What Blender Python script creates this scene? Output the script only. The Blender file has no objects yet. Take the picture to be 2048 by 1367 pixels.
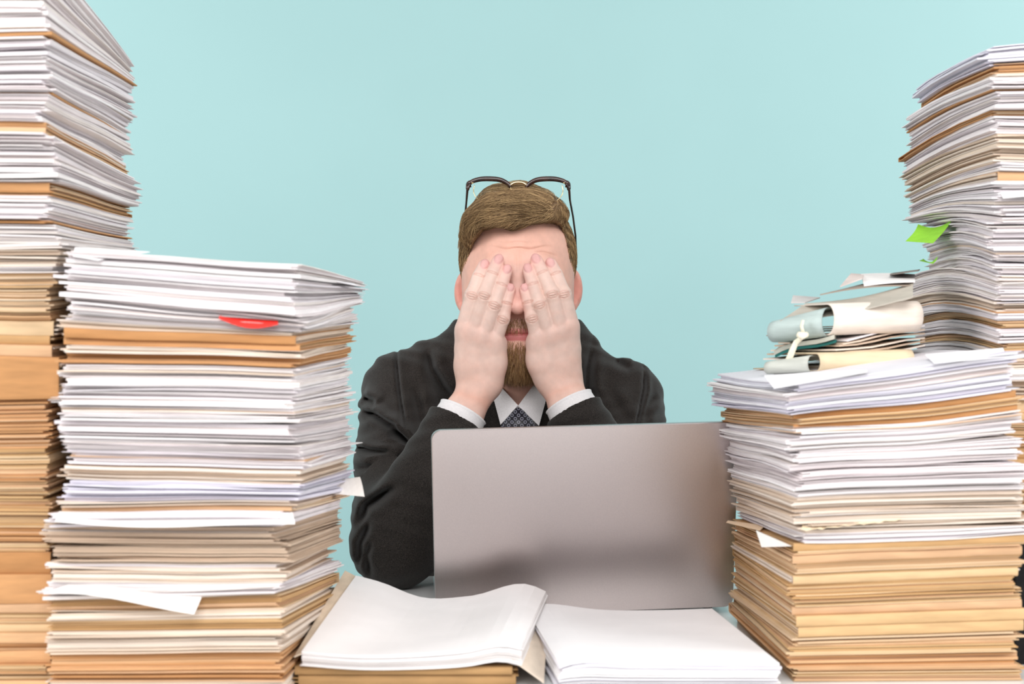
import bpy, bmesh, math, random
import numpy as np
from mathutils import Vector, Matrix

random.seed(7)
RNG = np.random.default_rng(7)
SC = bpy.context.scene
COL = SC.collection

# ------------------------------------------------------------------ camera, world, lights, exposure
FPX = 3000.0                    # focal length in pixels of the 2048 px wide frame
CAMZ = 1.053                    # camera height; the desk top is at 0.74
DESK = 0.74
cam_d = bpy.data.cameras.new('camera')
cam = bpy.data.objects.new('camera', cam_d)
COL.objects.link(cam)
cam.location = (0, 0, CAMZ)
cam.rotation_euler = (math.pi / 2, 0, 0)
cam_d.sensor_width = 36.0
cam_d.lens = FPX / 2048 * 36.0
cam_d.clip_start = 0.05
cam_d.dof.use_dof = True
cam_d.dof.focus_distance = 1.96
cam_d.dof.aperture_fstop = 8.0
SC.camera = cam

world = bpy.data.worlds.new('studio')
SC.world = world
world.use_nodes = True
bg = world.node_tree.nodes['Background']
bg.inputs[0].default_value = (1.0, 0.985, 0.975, 1)
bg.inputs[1].default_value = 0.64


def area_light(name, loc, target, size, power, color=(1, 1, 1), size_y=None):
    d = bpy.data.lights.new(name, 'AREA')
    d.energy = power
    d.color = color
    d.size = size
    if size_y:
        d.shape = 'RECTANGLE'
        d.size_y = size_y
    o = bpy.data.objects.new(name, d)
    COL.objects.link(o)
    o.location = loc
    o.rotation_euler = (Vector(target) - Vector(loc)).to_track_quat('-Z', 'Y').to_euler()
    return o


area_light('softbox_key', (-3.0, -0.1, 2.1), (0.0, 1.6, 1.0), 1.7, 92, (1.0, 0.985, 0.975))
area_light('softbox_fill', (3.0, -0.1, 2.1), (0.0, 1.6, 1.0), 1.7, 90, (1.0, 0.985, 0.975))
area_light('softbox_front', (0.0, -1.3, 2.75), (0.0, 1.9, 0.98), 1.8, 106, (1.0, 0.985, 0.975))
area_light('backdrop_light', (-2.3, 2.5, 2.1), (-1.2, 3.8, 1.4), 0.9, 13)
area_light('backdrop_light', (2.3, 2.5, 2.1), (1.2, 3.8, 1.4), 0.9, 14)

vs = SC.view_settings
vs.view_transform = 'Standard'
vs.look = 'None'
vs.exposure = -0.34
vs.gamma = 1.0
vs.use_curve_mapping = False


# ------------------------------------------------------------------ helpers
def at(px, py, Y):
    """point of the place that stands at depth Y and shows at a pixel of the photograph"""
    return Vector(((px - 1024.0) / FPX * Y, Y, CAMZ - (py - 683.5) / FPX * Y))


def zat(py, Y):
    return CAMZ - (py - 683.5) / FPX * Y


def lin(c):
    out = []
    for v in c[:3]:
        v /= 255.0
        out.append(v / 12.92 if v <= 0.04045 else ((v + 0.055) / 1.055) ** 2.4)
    return tuple(out)


def mesh_obj(name, verts, faces, mat, parent=None, smooth=False, colors=None, uvs=None):
    me = bpy.data.meshes.new(name)
    verts = np.asarray(verts, dtype=np.float32)
    faces = faces if isinstance(faces, list) else faces.tolist()
    me.from_pydata(verts.tolist(), [], faces)
    if colors is not None:
        ca = me.color_attributes.new('tint', 'FLOAT_COLOR', 'POINT')
        c = np.ones((len(verts), 4), dtype=np.float32)
        c[:, :3] = colors
        ca.data.foreach_set('color', c.ravel())
    if uvs is not None:
        ul = me.uv_layers.new(name='uv')
        li = np.empty(len(me.loops), dtype=np.int32)
        me.loops.foreach_get('vertex_index', li)
        ul.data.foreach_set('uv', np.asarray(uvs, dtype=np.float32)[li].ravel())
    if smooth:
        me.polygons.foreach_set('use_smooth', [True] * len(me.polygons))
    me.materials.append(mat)
    me.update()
    o = bpy.data.objects.new(name, me)
    COL.objects.link(o)
    if parent is not None:
        o.parent = parent
        o.matrix_parent_inverse = Matrix.Translation(-Vector(parent.location))
    return o


def empty(name, loc):
    o = bpy.data.objects.new(name, None)
    o.empty_display_size = 0.05
    COL.objects.link(o)
    o.location = loc
    return o


def tag(o, label=None, cat=None, group=None, kind=None):
    if label:
        o['label'] = label
    if cat:
        o['category'] = cat
    if group:
        o['group'] = group
    if kind:
        o['kind'] = kind
    return o


def bm_obj(name, bm, mat, parent=None, smooth=False):
    me = bpy.data.meshes.new(name)
    bm.normal_update()
    bm.to_mesh(me)
    bm.free()
    me.materials.append(mat)
    if smooth:
        me.polygons.foreach_set('use_smooth', [True] * len(me.polygons))
    o = bpy.data.objects.new(name, me)
    COL.objects.link(o)
    if parent is not None:
        o.parent = parent
        o.matrix_parent_inverse = Matrix.Translation(-Vector(parent.location))
    return o


def box_bm(lo, hi, bevel=0.0, seg=2, M=None):
    bm = bmesh.new()
    bmesh.ops.create_cube(bm, size=1.0)
    lo, hi = Vector(lo), Vector(hi)
    for v in bm.verts:
        v.co = Vector((lo[i] + (v.co[i] + 0.5) * (hi[i] - lo[i]) for i in range(3)))
    if bevel:
        bmesh.ops.bevel(bm, geom=bm.edges[:], offset=bevel, segments=seg, affect='EDGES', profile=0.5)
    if M is not None:
        bmesh.ops.transform(bm, matrix=M, verts=bm.verts[:])
    return bm


def tube(points, radii, nseg=10, flat=None, cap=True):
    """swept tube through points; flat = (squash across, along normal) optional"""
    P = [Vector(p) for p in points]
    if not hasattr(radii, '__len__'):
        radii = [radii] * len(P)
    vs_, fs = [], []
    up = None
    for i, p in enumerate(P):
        t = (P[min(i + 1, len(P) - 1)] - P[max(i - 1, 0)]).normalized()
        if up is None:
            a = Vector((0, 0, 1)) if abs(t.z) < 0.9 else Vector((0, 1, 0))
            up = (a - t * a.dot(t)).normalized()
        else:
            up = (up - t * up.dot(t)).normalized()
        sd = t.cross(up)
        fx, fy = flat if flat else (1, 1)
        for k in range(nseg):
            a = 2 * math.pi * k / nseg
            vs_.append(p + sd * (math.cos(a) * radii[i] * fx) + up * (math.sin(a) * radii[i] * fy))
    for i in range(len(P) - 1):
        for k in range(nseg):
            a, b = i * nseg + k, i * nseg + (k + 1) % nseg
            fs.append([a, b, b + nseg, a + nseg])
    if cap:
        fs.append(list(range(nseg))[::-1])
        fs.append([(len(P) - 1) * nseg + k for k in range(nseg)])
    return [tuple(v) for v in vs_], fs


def thick_grid(Pt, Pb):
    """closed sheet from two (n,m,3) grids of points, top and bottom"""
    n, m, _ = Pt.shape
    V = np.concatenate([Pt.reshape(-1, 3), Pb.reshape(-1, 3)])
    N = n * m
    F = []
    for i in range(n - 1):
        for j in range(m - 1):
            a = i * m + j
            F.append([a, a + m, a + m + 1, a + 1])
            F.append([N + a, N + a + 1, N + a + m + 1, N + a + m])
    for i in range(n - 1):
        a = i * m
        F.append([a, N + a, N + a + m, a + m])
        a = i * m + m - 1
        F.append([a, a + m, N + a + m, N + a])
    for j in range(m - 1):
        F.append([j, j + 1, N + j + 1, N + j])
        a = (n - 1) * m + j
        F.append([a, N + a, N + a + 1, a + 1])
    return V, F


# ------------------------------------------------------------------ materials
def new_mat(name, base=(0.8, 0.8, 0.8), rough=0.5, metal=0.0, spec=0.5):
    m = bpy.data.materials.new(name)
    m.use_nodes = True
    nt = m.node_tree
    b = nt.nodes['Principled BSDF']
    b.inputs['Base Color'].default_value = (*base, 1)
    b.inputs['Roughness'].default_value = rough
    b.inputs['Metallic'].default_value = metal
    b.inputs['Specular IOR Level'].default_value = spec
    return m, nt, b


def node(nt, t, **kw):
    n = nt.nodes.new(t)
    for k, v in kw.items():
        if k.startswith('i_'):
            n.inputs[k[2:].replace('_', ' ')].default_value = v
        else:
            setattr(n, k, v)
    return n


def paper_material(name, rough=0.75, line=0.17):
    """colour comes from the per-sheet tint; thin sheet edges run as fine lines across the side faces"""
    m, nt, b = new_mat(name, rough=rough, spec=0.25)
    L = nt.links.new
    at_ = node(nt, 'ShaderNodeAttribute', attribute_name='tint')
    uv = node(nt, 'ShaderNodeUVMap')
    mp = node(nt, 'ShaderNodeMapping')
    mp.inputs['Scale'].default_value = (4.0, 1250.0, 1.0)
    nz = node(nt, 'ShaderNodeTexNoise', noise_dimensions='2D')
    nz.inputs['Scale'].default_value = 1.0
    nz.inputs['Detail'].default_value = 3.0
    L(uv.outputs[0], mp.inputs[0])
    L(mp.outputs[0], nz.inputs['Vector'])
    rp = node(nt, 'ShaderNodeMapRange')
    rp.inputs[1].default_value = 0.32
    rp.inputs[2].default_value = 0.62
    rp.inputs[3].default_value = 1.0 - line
    rp.inputs[4].default_value = 1.0 + line * 0.12
    L(nz.outputs['Fac'], rp.inputs[0])
    mx = node(nt, 'ShaderNodeMix', data_type='RGBA', blend_type='MULTIPLY')
    L(at_.outputs['Color'], mx.inputs['A'])
    L(rp.outputs[0], mx.inputs['B'])
    ge = node(nt, 'ShaderNodeNewGeometry')
    sx = node(nt, 'ShaderNodeSeparateXYZ')
    ab = node(nt, 'ShaderNodeMath', operation='ABSOLUTE')
    lt = node(nt, 'ShaderNodeMath', operation='LESS_THAN')
    lt.inputs[1].default_value = 0.6
    L(ge.outputs['True Normal'], sx.inputs[0])
    L(sx.outputs['Z'], ab.inputs[0])
    L(ab.outputs[0], lt.inputs[0])
    L(lt.outputs[0], mx.inputs['Factor'])
    # faint blotches, as paper ages
    tc = node(nt, 'ShaderNodeTexCoord')
    n2 = node(nt, 'ShaderNodeTexNoise')
    n2.inputs['Scale'].default_value = 22.0
    n2.inputs['Detail'].default_value = 4.0
    L(tc.outputs['Object'], n2.inputs['Vector'])
    r2 = node(nt, 'ShaderNodeMapRange')
    r2.inputs[3].default_value = 0.93
    r2.inputs[4].default_value = 1.05
    L(n2.outputs['Fac'], r2.inputs[0])
    m2 = node(nt, 'ShaderNodeMix', data_type='RGBA', blend_type='MULTIPLY')
    m2.inputs['Factor'].default_value = 1.0
    L(mx.outputs['Result'], m2.inputs['A'])
    L(r2.outputs[0], m2.inputs['B'])
    L(m2.outputs['Result'], b.inputs['Base Color'])
    bp = node(nt, 'ShaderNodeBump')
    st = node(nt, 'ShaderNodeMath', operation='MULTIPLY')
    st.inputs[1].default_value = 0.35
    L(lt.outputs[0], st.inputs[0])
    L(st.outputs[0], bp.inputs['Strength'])
    bp.inputs['Distance'].default_value = 0.0006
    L(nz.outputs['Fac'], bp.inputs['Height'])
    L(bp.outputs[0], b.inputs['Normal'])
    return m


def card_material(name, rough=0.7):
    m, nt, b = new_mat(name, rough=rough, spec=0.25)
    L = nt.links.new
    at_ = node(nt, 'ShaderNodeAttribute', attribute_name='tint')
    tc = node(nt, 'ShaderNodeTexCoord')
    mp = node(nt, 'ShaderNodeMapping')
    mp.inputs['Scale'].default_value = (25, 25, 160)
    n2 = node(nt, 'ShaderNodeTexNoise')
    n2.inputs['Scale'].default_value = 1.0
    n2.inputs['Detail'].default_value = 5.0
    L(tc.outputs['Object'], mp.inputs[0])
    L(mp.outputs[0], n2.inputs['Vector'])
    r2 = node(nt, 'ShaderNodeMapRange')
    r2.inputs[1].default_value = 0.3
    r2.inputs[2].default_value = 0.7
    r2.inputs[3].default_value = 0.84
    r2.inputs[4].default_value = 1.08
    L(n2.outputs['Fac'], r2.inputs[0])
    m2 = node(nt, 'ShaderNodeMix', data_type='RGBA', blend_type='MULTIPLY')
    m2.inputs['Factor'].default_value = 1.0
    L(at_.outputs['Color'], m2.inputs['A'])
    L(r2.outputs[0], m2.inputs['B'])
    L(m2.outputs['Result'], b.inputs['Base Color'])
    bp = node(nt, 'ShaderNodeBump')
    bp.inputs['Strength'].default_value = 0.25
    bp.inputs['Distance'].default_value = 0.0008
    L(n2.outputs['Fac'], bp.inputs['Height'])
    L(bp.outputs[0], b.inputs['Normal'])
    return m


def noise_mat(name, c1, c2, scale, rough=0.6, detail=3.0, bump=0.0, metal=0.0, spec=0.4, dist=0.001):
    m, nt, b = new_mat(name, rough=rough, metal=metal, spec=spec)
    L = nt.links.new
    tc = node(nt, 'ShaderNodeTexCoord')
    nz = node(nt, 'ShaderNodeTexNoise')
    nz.inputs['Scale'].default_value = scale
    nz.inputs['Detail'].default_value = detail
    L(tc.outputs['Object'], nz.inputs['Vector'])
    cr = node(nt, 'ShaderNodeValToRGB')
    cr.color_ramp.elements[0].color = (*c1, 1)
    cr.color_ramp.elements[1].color = (*c2, 1)
    cr.color_ramp.elements[0].position = 0.35
    cr.color_ramp.elements[1].position = 0.68
    L(nz.outputs['Fac'], cr.inputs[0])
    L(cr.outputs[0], b.inputs['Base Color'])
    if bump:
        bp = node(nt, 'ShaderNodeBump')
        bp.inputs['Strength'].default_value = bump
        bp.inputs['Distance'].default_value = dist
        L(nz.outputs['Fac'], bp.inputs['Height'])
        L(bp.outputs[0], b.inputs['Normal'])
    return m


M = {}
M['paper'] = paper_material('paper')
M['card'] = card_material('card')
M['wall'] = noise_mat('backdrop_teal', lin((153, 194, 195)), lin((156, 197, 198)), 2.0, rough=0.55, spec=0.6)
M['desk'] = noise_mat('desk_white', lin((236, 238, 238)), lin((240, 241, 241)), 6.0, rough=0.22, spec=0.5)
M['floor'] = noise_mat('floor_grey', lin((150, 152, 152)), lin((165, 166, 166)), 8.0, rough=0.6)
M['aluminium'] = noise_mat('aluminium', (0.56, 0.505, 0.50), (0.60, 0.54, 0.53), 900.0, rough=0.33, metal=1.0, bump=0.02, dist=0.0002)
M['black_plastic'] = noise_mat('black_plastic', (0.012, 0.012, 0.013), (0.02, 0.02, 0.021), 300.0, rough=0.5)
M['black_card'] = noise_mat('black_card', (0.006, 0.006, 0.007), (0.012, 0.011, 0.011), 120.0, rough=0.7, spec=0.2)
M['screen'] = noise_mat('screen_black', (0.006, 0.006, 0.008), (0.008, 0.008, 0.01), 20.0, rough=0.12)
M['white_shirt'] = noise_mat('white_shirt', lin((236, 232, 234)), lin((246, 243, 244)), 600.0, rough=0.8, bump=0.15, dist=0.0003)


def suit_material():
    m, nt, b = new_mat('charcoal_wool', rough=0.85, spec=0.2)
    L = nt.links.new
    tc = node(nt, 'ShaderNodeTexCoord')
    n1 = node(nt, 'ShaderNodeTexNoise')
    n1.inputs['Scale'].default_value = 1300.0
    n1.inputs['Detail'].default_value = 2.0
    n2 = node(nt, 'ShaderNodeTexNoise')
    n2.inputs['Scale'].default_value = 30.0
    L(tc.outputs['Object'], n1.inputs['Vector'])
    L(tc.outputs['Object'], n2.inputs['Vector'])
    cr = node(nt, 'ShaderNodeValToRGB')
    cr.color_ramp.elements[0].color = (0.0085, 0.0070, 0.0062, 1)
    cr.color_ramp.elements[1].color = (0.051, 0.0425, 0.038, 1)
    cr.color_ramp.elements[0].position = 0.38
    cr.color_ramp.elements[1].position = 0.72
    L(n1.outputs['Fac'], cr.inputs[0])
    r2 = node(nt, 'ShaderNodeMapRange')
    r2.inputs[3].default_value = 0.85
    r2.inputs[4].default_value = 1.15
    L(n2.outputs['Fac'], r2.inputs[0])
    mx = node(nt, 'ShaderNodeMix', data_type='RGBA', blend_type='MULTIPLY')
    mx.inputs['Factor'].default_value = 1.0
    L(cr.outputs[0], mx.inputs['A'])
    L(r2.outputs[0], mx.inputs['B'])
    L(mx.outputs['Result'], b.inputs['Base Color'])
    bp = node(nt, 'ShaderNodeBump')
    bp.inputs['Strength'].default_value = 0.25
    bp.inputs['Distance'].default_value = 0.0006
    L(n1.outputs['Fac'], bp.inputs['Height'])
    L(bp.outputs[0], b.inputs['Normal'])
    b.inputs['Sheen Weight'].default_value = 0.12
    b.inputs['Sheen Roughness'].default_value = 0.5
    return m


def skin_material():
    m, nt, b = new_mat('skin', rough=0.5, spec=0.35)
    L = nt.links.new
    at_ = node(nt, 'ShaderNodeAttribute', attribute_name='tint')
    tc = node(nt, 'ShaderNodeTexCoord')
    n1 = node(nt, 'ShaderNodeTexNoise')
    n1.inputs['Scale'].default_value = 90.0
    n1.inputs['Detail'].default_value = 5.0
    L(tc.outputs['Object'], n1.inputs['Vector'])
    r2 = node(nt, 'ShaderNodeMapRange')
    r2.inputs[1].default_value = 0.3
    r2.inputs[2].default_value = 0.7
    r2.inputs[3].default_value = 0.93
    r2.inputs[4].default_value = 1.05
    L(n1.outputs['Fac'], r2.inputs[0])
    mx = node(nt, 'ShaderNodeMix', data_type='RGBA', blend_type='MULTIPLY')
    mx.inputs['Factor'].default_value = 1.0
    L(at_.outputs['Color'], mx.inputs['A'])
    L(r2.outputs[0], mx.inputs['B'])
    L(mx.outputs['Result'], b.inputs['Base Color'])
    b.inputs['Subsurface Weight'].default_value = 0.05
    b.inputs['Subsurface Radius'].default_value = (0.9, 0.35, 0.2)
    b.inputs['Subsurface Scale'].default_value = 0.003
    n3 = node(nt, 'ShaderNodeTexVoronoi')
    n3.inputs['Scale'].default_value = 900.0
    L(tc.outputs['Object'], n3.inputs['Vector'])
    bp = node(nt, 'ShaderNodeBump')
    bp.inputs['Strength'].default_value = 0.10
    bp.inputs['Distance'].default_value = 0.0004
    L(n3.outputs['Distance'], bp.inputs['Height'])
    L(bp.outputs[0], b.inputs['Normal'])
    return m


def hair_material(name, rough=0.42):
    m, nt, b = new_mat(name, rough=rough, spec=0.35)
    at_ = node(nt, 'ShaderNodeAttribute', attribute_name='tint')
    nt.links.new(at_.outputs['Color'], b.inputs['Base Color'])
    return m


def tie_material():
    m, nt, b = new_mat('tie_silk', rough=0.45, spec=0.4)
    L = nt.links.new
    tc = node(nt, 'ShaderNodeTexCoord')
    mp = node(nt, 'ShaderNodeMapping')
    mp.inputs['Rotation'].default_value = (0, math.radians(45), 0)
    mp.inputs['Scale'].default_value = (160, 0.001, 160)
    vo = node(nt, 'ShaderNodeTexVoronoi')
    vo.inputs['Randomness'].default_value = 0.0
    vo.inputs['Scale'].default_value = 1.0
    L(tc.outputs['Object'], mp.inputs[0])
    L(mp.outputs[0], vo.inputs['Vector'])
    cr = node(nt, 'ShaderNodeValToRGB')
    e = cr.color_ramp.elements
    e[0].position, e[0].color = 0.16, (0.012, 0.012, 0.018, 1)
    e[1].position, e[1].color = 0.22, (0.22, 0.22, 0.27, 1)
    x = e.new(0.33)
    x.color = (0.22, 0.22, 0.27, 1)
    x = e.new(0.40)
    x.color = (0.014, 0.013, 0.02, 1)
    L(vo.outputs['Distance'], cr.inputs[0])
    L(cr.outputs[0], b.inputs['Base Color'])
    return m


M['suit'] = suit_material()
M['skin'] = skin_material()
M['hair'] = hair_material('hair')
M['tie'] = tie_material()
M['frame_brown'] = noise_mat('tortoise_frame', (0.012, 0.006, 0.005), (0.05, 0.018, 0.012), 120.0, rough=0.18, spec=0.6)
M['gold'] = noise_mat('gold_wire', (0.75, 0.56, 0.30), (0.85, 0.66, 0.38), 200.0, rough=0.22, metal=1.0)


def glass_material():
    m, nt, b = new_mat('lens_glass', (0.97, 0.99, 0.98), rough=0.02, spec=0.5)
    b.inputs['Transmission Weight'].default_value = 1.0
    b.inputs['IOR'].default_value = 1.08
    return m


M['glass'] = glass_material()

# ------------------------------------------------------------------ the setting
o = bm_obj('wall_back', box_bm((-4.5, 3.8, 0), (4.5, 3.9, 3.6)), M['wall'])
tag(o, 'plain pale teal backdrop wall', 'wall', kind='structure')
o = bm_obj('floor', box_bm((-4.5, -3.0, -0.05), (4.5, 3.8, 0)), M['floor'])
tag(o, 'plain light grey floor', 'floor', kind='structure')

desk = empty('desk', (0, 1.4, 0))
tag(desk, 'white desk under the paper stacks and laptop', 'desk')
bm_obj('tabletop', box_bm((-1.0, 0.95, DESK - 0.03), (1.0, 2.01, DESK), 0.003), M['desk'], desk)
for sx in (-0.93, 0.93):
    for sy in (1.02, 1.94):
        bm_obj('leg', box_bm((sx - 0.025, sy - 0.025, 0), (sx + 0.025, sy + 0.025, DESK - 0.03), 0.003), M['desk'], desk)

# ------------------------------------------------------------------ paper stacks
WHITE = [(238, 233, 233), (233, 226, 227), (241, 237, 238), (228, 219, 220), (236, 228, 224), (230, 224, 228)]
LILAC = [(226, 224, 234), (232, 231, 237), (220, 216, 229)]
CREAM = [(229, 214, 200), (224, 205, 186), (234, 222, 210), (216, 195, 175)]
GREYB = [(206, 184, 163), (198, 176, 155), (213, 194, 174)]
KRAFT = [(207, 160, 115), (212, 170, 128), (197, 148, 101), (216, 178, 140), (188, 138, 90)]
OCHRE = [(204, 169, 124), (211, 179, 138), (195, 156, 109), (215, 187, 150), (207, 168, 131)]
TANS = [(214, 183, 148), (220, 193, 161), (206, 172, 134), (224, 202, 175)]


def pick(cols):
    c = random.choice(cols)
    k = random.uniform(-5, 4)
    return tuple(np.clip(np.array(c) + k, 0, 255))


class Stack:
    def __init__(self, fl, ang, W, D, side):
        """fl: front left corner (x, y); ang: turn in degrees; side: 'R' if the back right corner is the one seen"""
        self.fl = np.array(fl, float)
        a = math.radians(ang)
        self.u = np.array([math.cos(a), math.sin(a)])
        self.v = np.array([-math.sin(a), math.cos(a)])
        self.W, self.D, self.side = W, D, side
        self.n = 0

    def corner(self, u, v):
        return self.fl + self.u * (u * self.W) + self.v * (v * self.D)

    def heights(self, py_fl, py_fr, py_back):
        fl, fr = self.corner(0, 0), self.corner(1, 0)
        zfl, zfr = zat(py_fl, fl[1]), zat(py_fr, fr[1])
        if self.side == 'R':
            b = self.corner(1, 1)
            zbr = zat(py_back, b[1])
            zbl = zfl + (zbr - zfr)
        else:
            b = self.corner(0, 1)
            zbl = zat(py_back, b[1])
            zbr = zfr + (zbl - zfl)
        return np.array([zfl, zfr, zbl, zbr])


def field(h, wav, hump=0.0):
    """height over the (u, v) unit square from four corner heights plus a gentle wave and a hump along the left side"""
    def f(u, v):
        z = hump * np.sin(np.pi * np.clip(v, 0, 1)) * (1 - 0.8 * u) + (h[0] * (1 - u) * (1 - v) + h[1] * u * (1 - v) + h[2] * (1 - u) * v + h[3] * u * v)
        for (a, fu, fv, p) in wav:
            z = z + a * np.sin(fu * u + fv * v + p)
        return z
    return f


def slab_arrays(stack, ft, fb, off=(0, 0), rot=0.0, du=0.0, dv=0.0, nx=9, ny=6, front_sag=0.0, bend=None, inset=(0, 0, 0, 0)):
    """one thin packet of sheets between two height fields; returns top grid, bottom grid"""
    uu = np.linspace(0, 1, nx + 1)
    vv = np.linspace(0, 1, ny + 1)
    U, V = np.meshgrid(uu, vv, indexing='ij')
    w, d = stack.W + du, stack.D + dv
    lx = inset[0] + U * (w - inset[0] - inset[1]) - du / 2
    ly = inset[2] + V * (d - inset[2] - inset[3]) - dv / 2
    cx, cy = stack.W / 2, stack.D / 2
    c, s = math.cos(rot), math.sin(rot)
    x = cx + (lx - cx) * c - (ly - cy) * s + off[0]
    y = cy + (lx - cx) * s + (ly - cy) * c + off[1]
    un, vn = x / stack.W, y / stack.D
    uc, vc = np.clip(un, -0.05, 1.05), np.clip(vn, -0.05, 1.05)
    zt, zb = ft(uc, vc), fb(uc, vc)
    X = stack.fl[0] + stack.u[0] * x + stack.v[0] * y
    Y = stack.fl[1] + stack.u[1] * x + stack.v[1] * y
    if front_sag:
        over = np.clip(-vn + 0.01, 0, 1) * stack.D
        zt = zt - front_sag * over
        zb = zb - front_sag * over
    if bend is not None:
        dz = bend(U, V)
        zt, zb = zt + dz, zb + dz
    Pt = np.stack([X, Y, zt], -1)
    Pb = np.stack([X, Y, zb], -1)
    return Pt, Pb


def grid_uv(nx, ny, Pt, Pb):
    n = (nx + 1) * (ny + 1)
    uu = (np.linspace(0, 1, nx + 1)[:, None] * 1.0 + np.linspace(0, 1, ny + 1)[None, :] * 1.4)
    r = random.random() * 0.5
    top = np.stack([uu, Pt[..., 2] * 0 + r + float(np.mean(Pt[..., 2] - Pb[..., 2]))], -1).reshape(-1, 2)
    bot = np.stack([uu, Pb[..., 2] * 0 + r], -1).reshape(-1, 2)
    return np.concatenate([top, bot])


class Packets:
    """collects slabs into one mesh"""
    def __init__(self):
        self.V, self.F, self.C, self.UV, self.n = [], [], [], [], 0

    def add(self, Pt, Pb, color, nx, ny):
        V, F = thick_grid(Pt, Pb)
        self.V.append(V)
        self.F += [[i + self.n for i in f] for f in F]
        self.C.append(np.tile(np.array(lin(color)), (len(V), 1)))
        self.UV.append(grid_uv(nx, ny, Pt, Pb))
        self.n += len(V)

    def build(self, name, parent, mat=None):
        return mesh_obj(name, np.concatenate(self.V), self.F, mat or M['paper'], parent,
                        colors=np.concatenate(self.C), uvs=np.concatenate(self.UV))


ORD = ['', 'first', 'second', 'third', 'fourth', 'fifth', 'sixth', 'seventh', 'eighth', 'ninth', 'tenth', 'eleventh', 'twelfth',
       'thirteenth', 'fourteenth', 'fifteenth', 'sixteenth', 'seventeenth', 'eighteenth', 'nineteenth']
TENS = {20: 'twentieth', 30: 'thirtieth', 40: 'fortieth', 50: 'fiftieth', 60: 'sixtieth', 70: 'seventieth', 80: 'eightieth', 90: 'ninetieth'}
TENC = {20: 'twenty', 30: 'thirty', 40: 'forty', 50: 'fifty', 60: 'sixty', 70: 'seventy', 80: 'eighty', 90: 'ninety'}


def ordinal(n):
    if n < 20:
        return ORD[n]
    t = n // 10 * 10
    return TENS[t] if n % 10 == 0 else TENC[t] + '-' + ORD[n % 10]


def cover_mesh(stack, ft, fb, off, rot, t=0.0007, nx=9, bulge=0.004, du=0.0, dv=0.0, open_front=False):
    """folded card cover: bottom leaf, rounded spine along the front, top leaf"""
    uu = np.linspace(0, 1, nx + 1)
    ys = [1.0, 0.7, 0.4, 0.15, 0.03]
    path = [(y, 0.0, 0.0) for y in ys]                    # bottom leaf, back to front
    for k in range(7):
        a = math.pi * k / 6
        path.append((0.0, 0.5 - 0.5 * math.cos(a), math.sin(a)))
    path += [(y, 1.0, 0.0) for y in ys[::-1]]
    if open_front:                                        # the fold lies at the back, the leaves end at the front
        path = [(1.0 - y if abs(y) > 1e-9 else 1.0, a_, -b_) for (y, a_, b_) in path]
    cx, cy = stack.W / 2, stack.D / 2
    c, s = math.cos(rot), math.sin(rot)
    outer, inner = [], []
    for (vy, fz, bl) in path:
        lx = -du / 2 + uu * (stack.W + du)
        ly = np.full_like(lx, vy * (stack.D + dv) - dv / 2 + 0.004)
        ly = ly - bl * bulge
        x = cx + (lx - cx) * c - (ly - cy) * s + off[0]
        y = cy + (lx - cx) * s + (ly - cy) * c + off[1]
        un, vn = np.clip(x / stack.W, -0.05, 1.05), np.clip(y / stack.D, -0.05, 1.05)
        zb, zt = fb(un, vn), ft(un, vn)
        z = zb + (zt - zb) * fz
        zi = zb + t + (zt - zb - 2 * t) * fz
        yi = y + bl * t * 1.3
        X = stack.fl[0] + stack.u[0] * x + stack.v[0] * y
        Y = stack.fl[1] + stack.u[1] * x + stack.v[1] * y
        Xi = stack.fl[0] + stack.u[0] * x + stack.v[0] * yi
        Yi = stack.fl[1] + stack.u[1] * x + stack.v[1] * yi
        outer.append(np.stack([X, Y, z], -1))
        inner.append(np.stack([Xi, Yi, zi], -1))
    outer, inner = np.array(outer), np.array(inner)
    return thick_grid(outer, inner)


def colour_word(kind):
    return {'w': 'white', 'l': 'bluish white', 'c': 'cream', 'g': 'greyish beige', 'k': 'tan', 'o': 'ochre'}[kind]


COLS = {'w': WHITE, 'l': LILAC, 'c': CREAM, 'g': GREYB, 'k': KRAFT, 'o': OCHRE}


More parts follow.
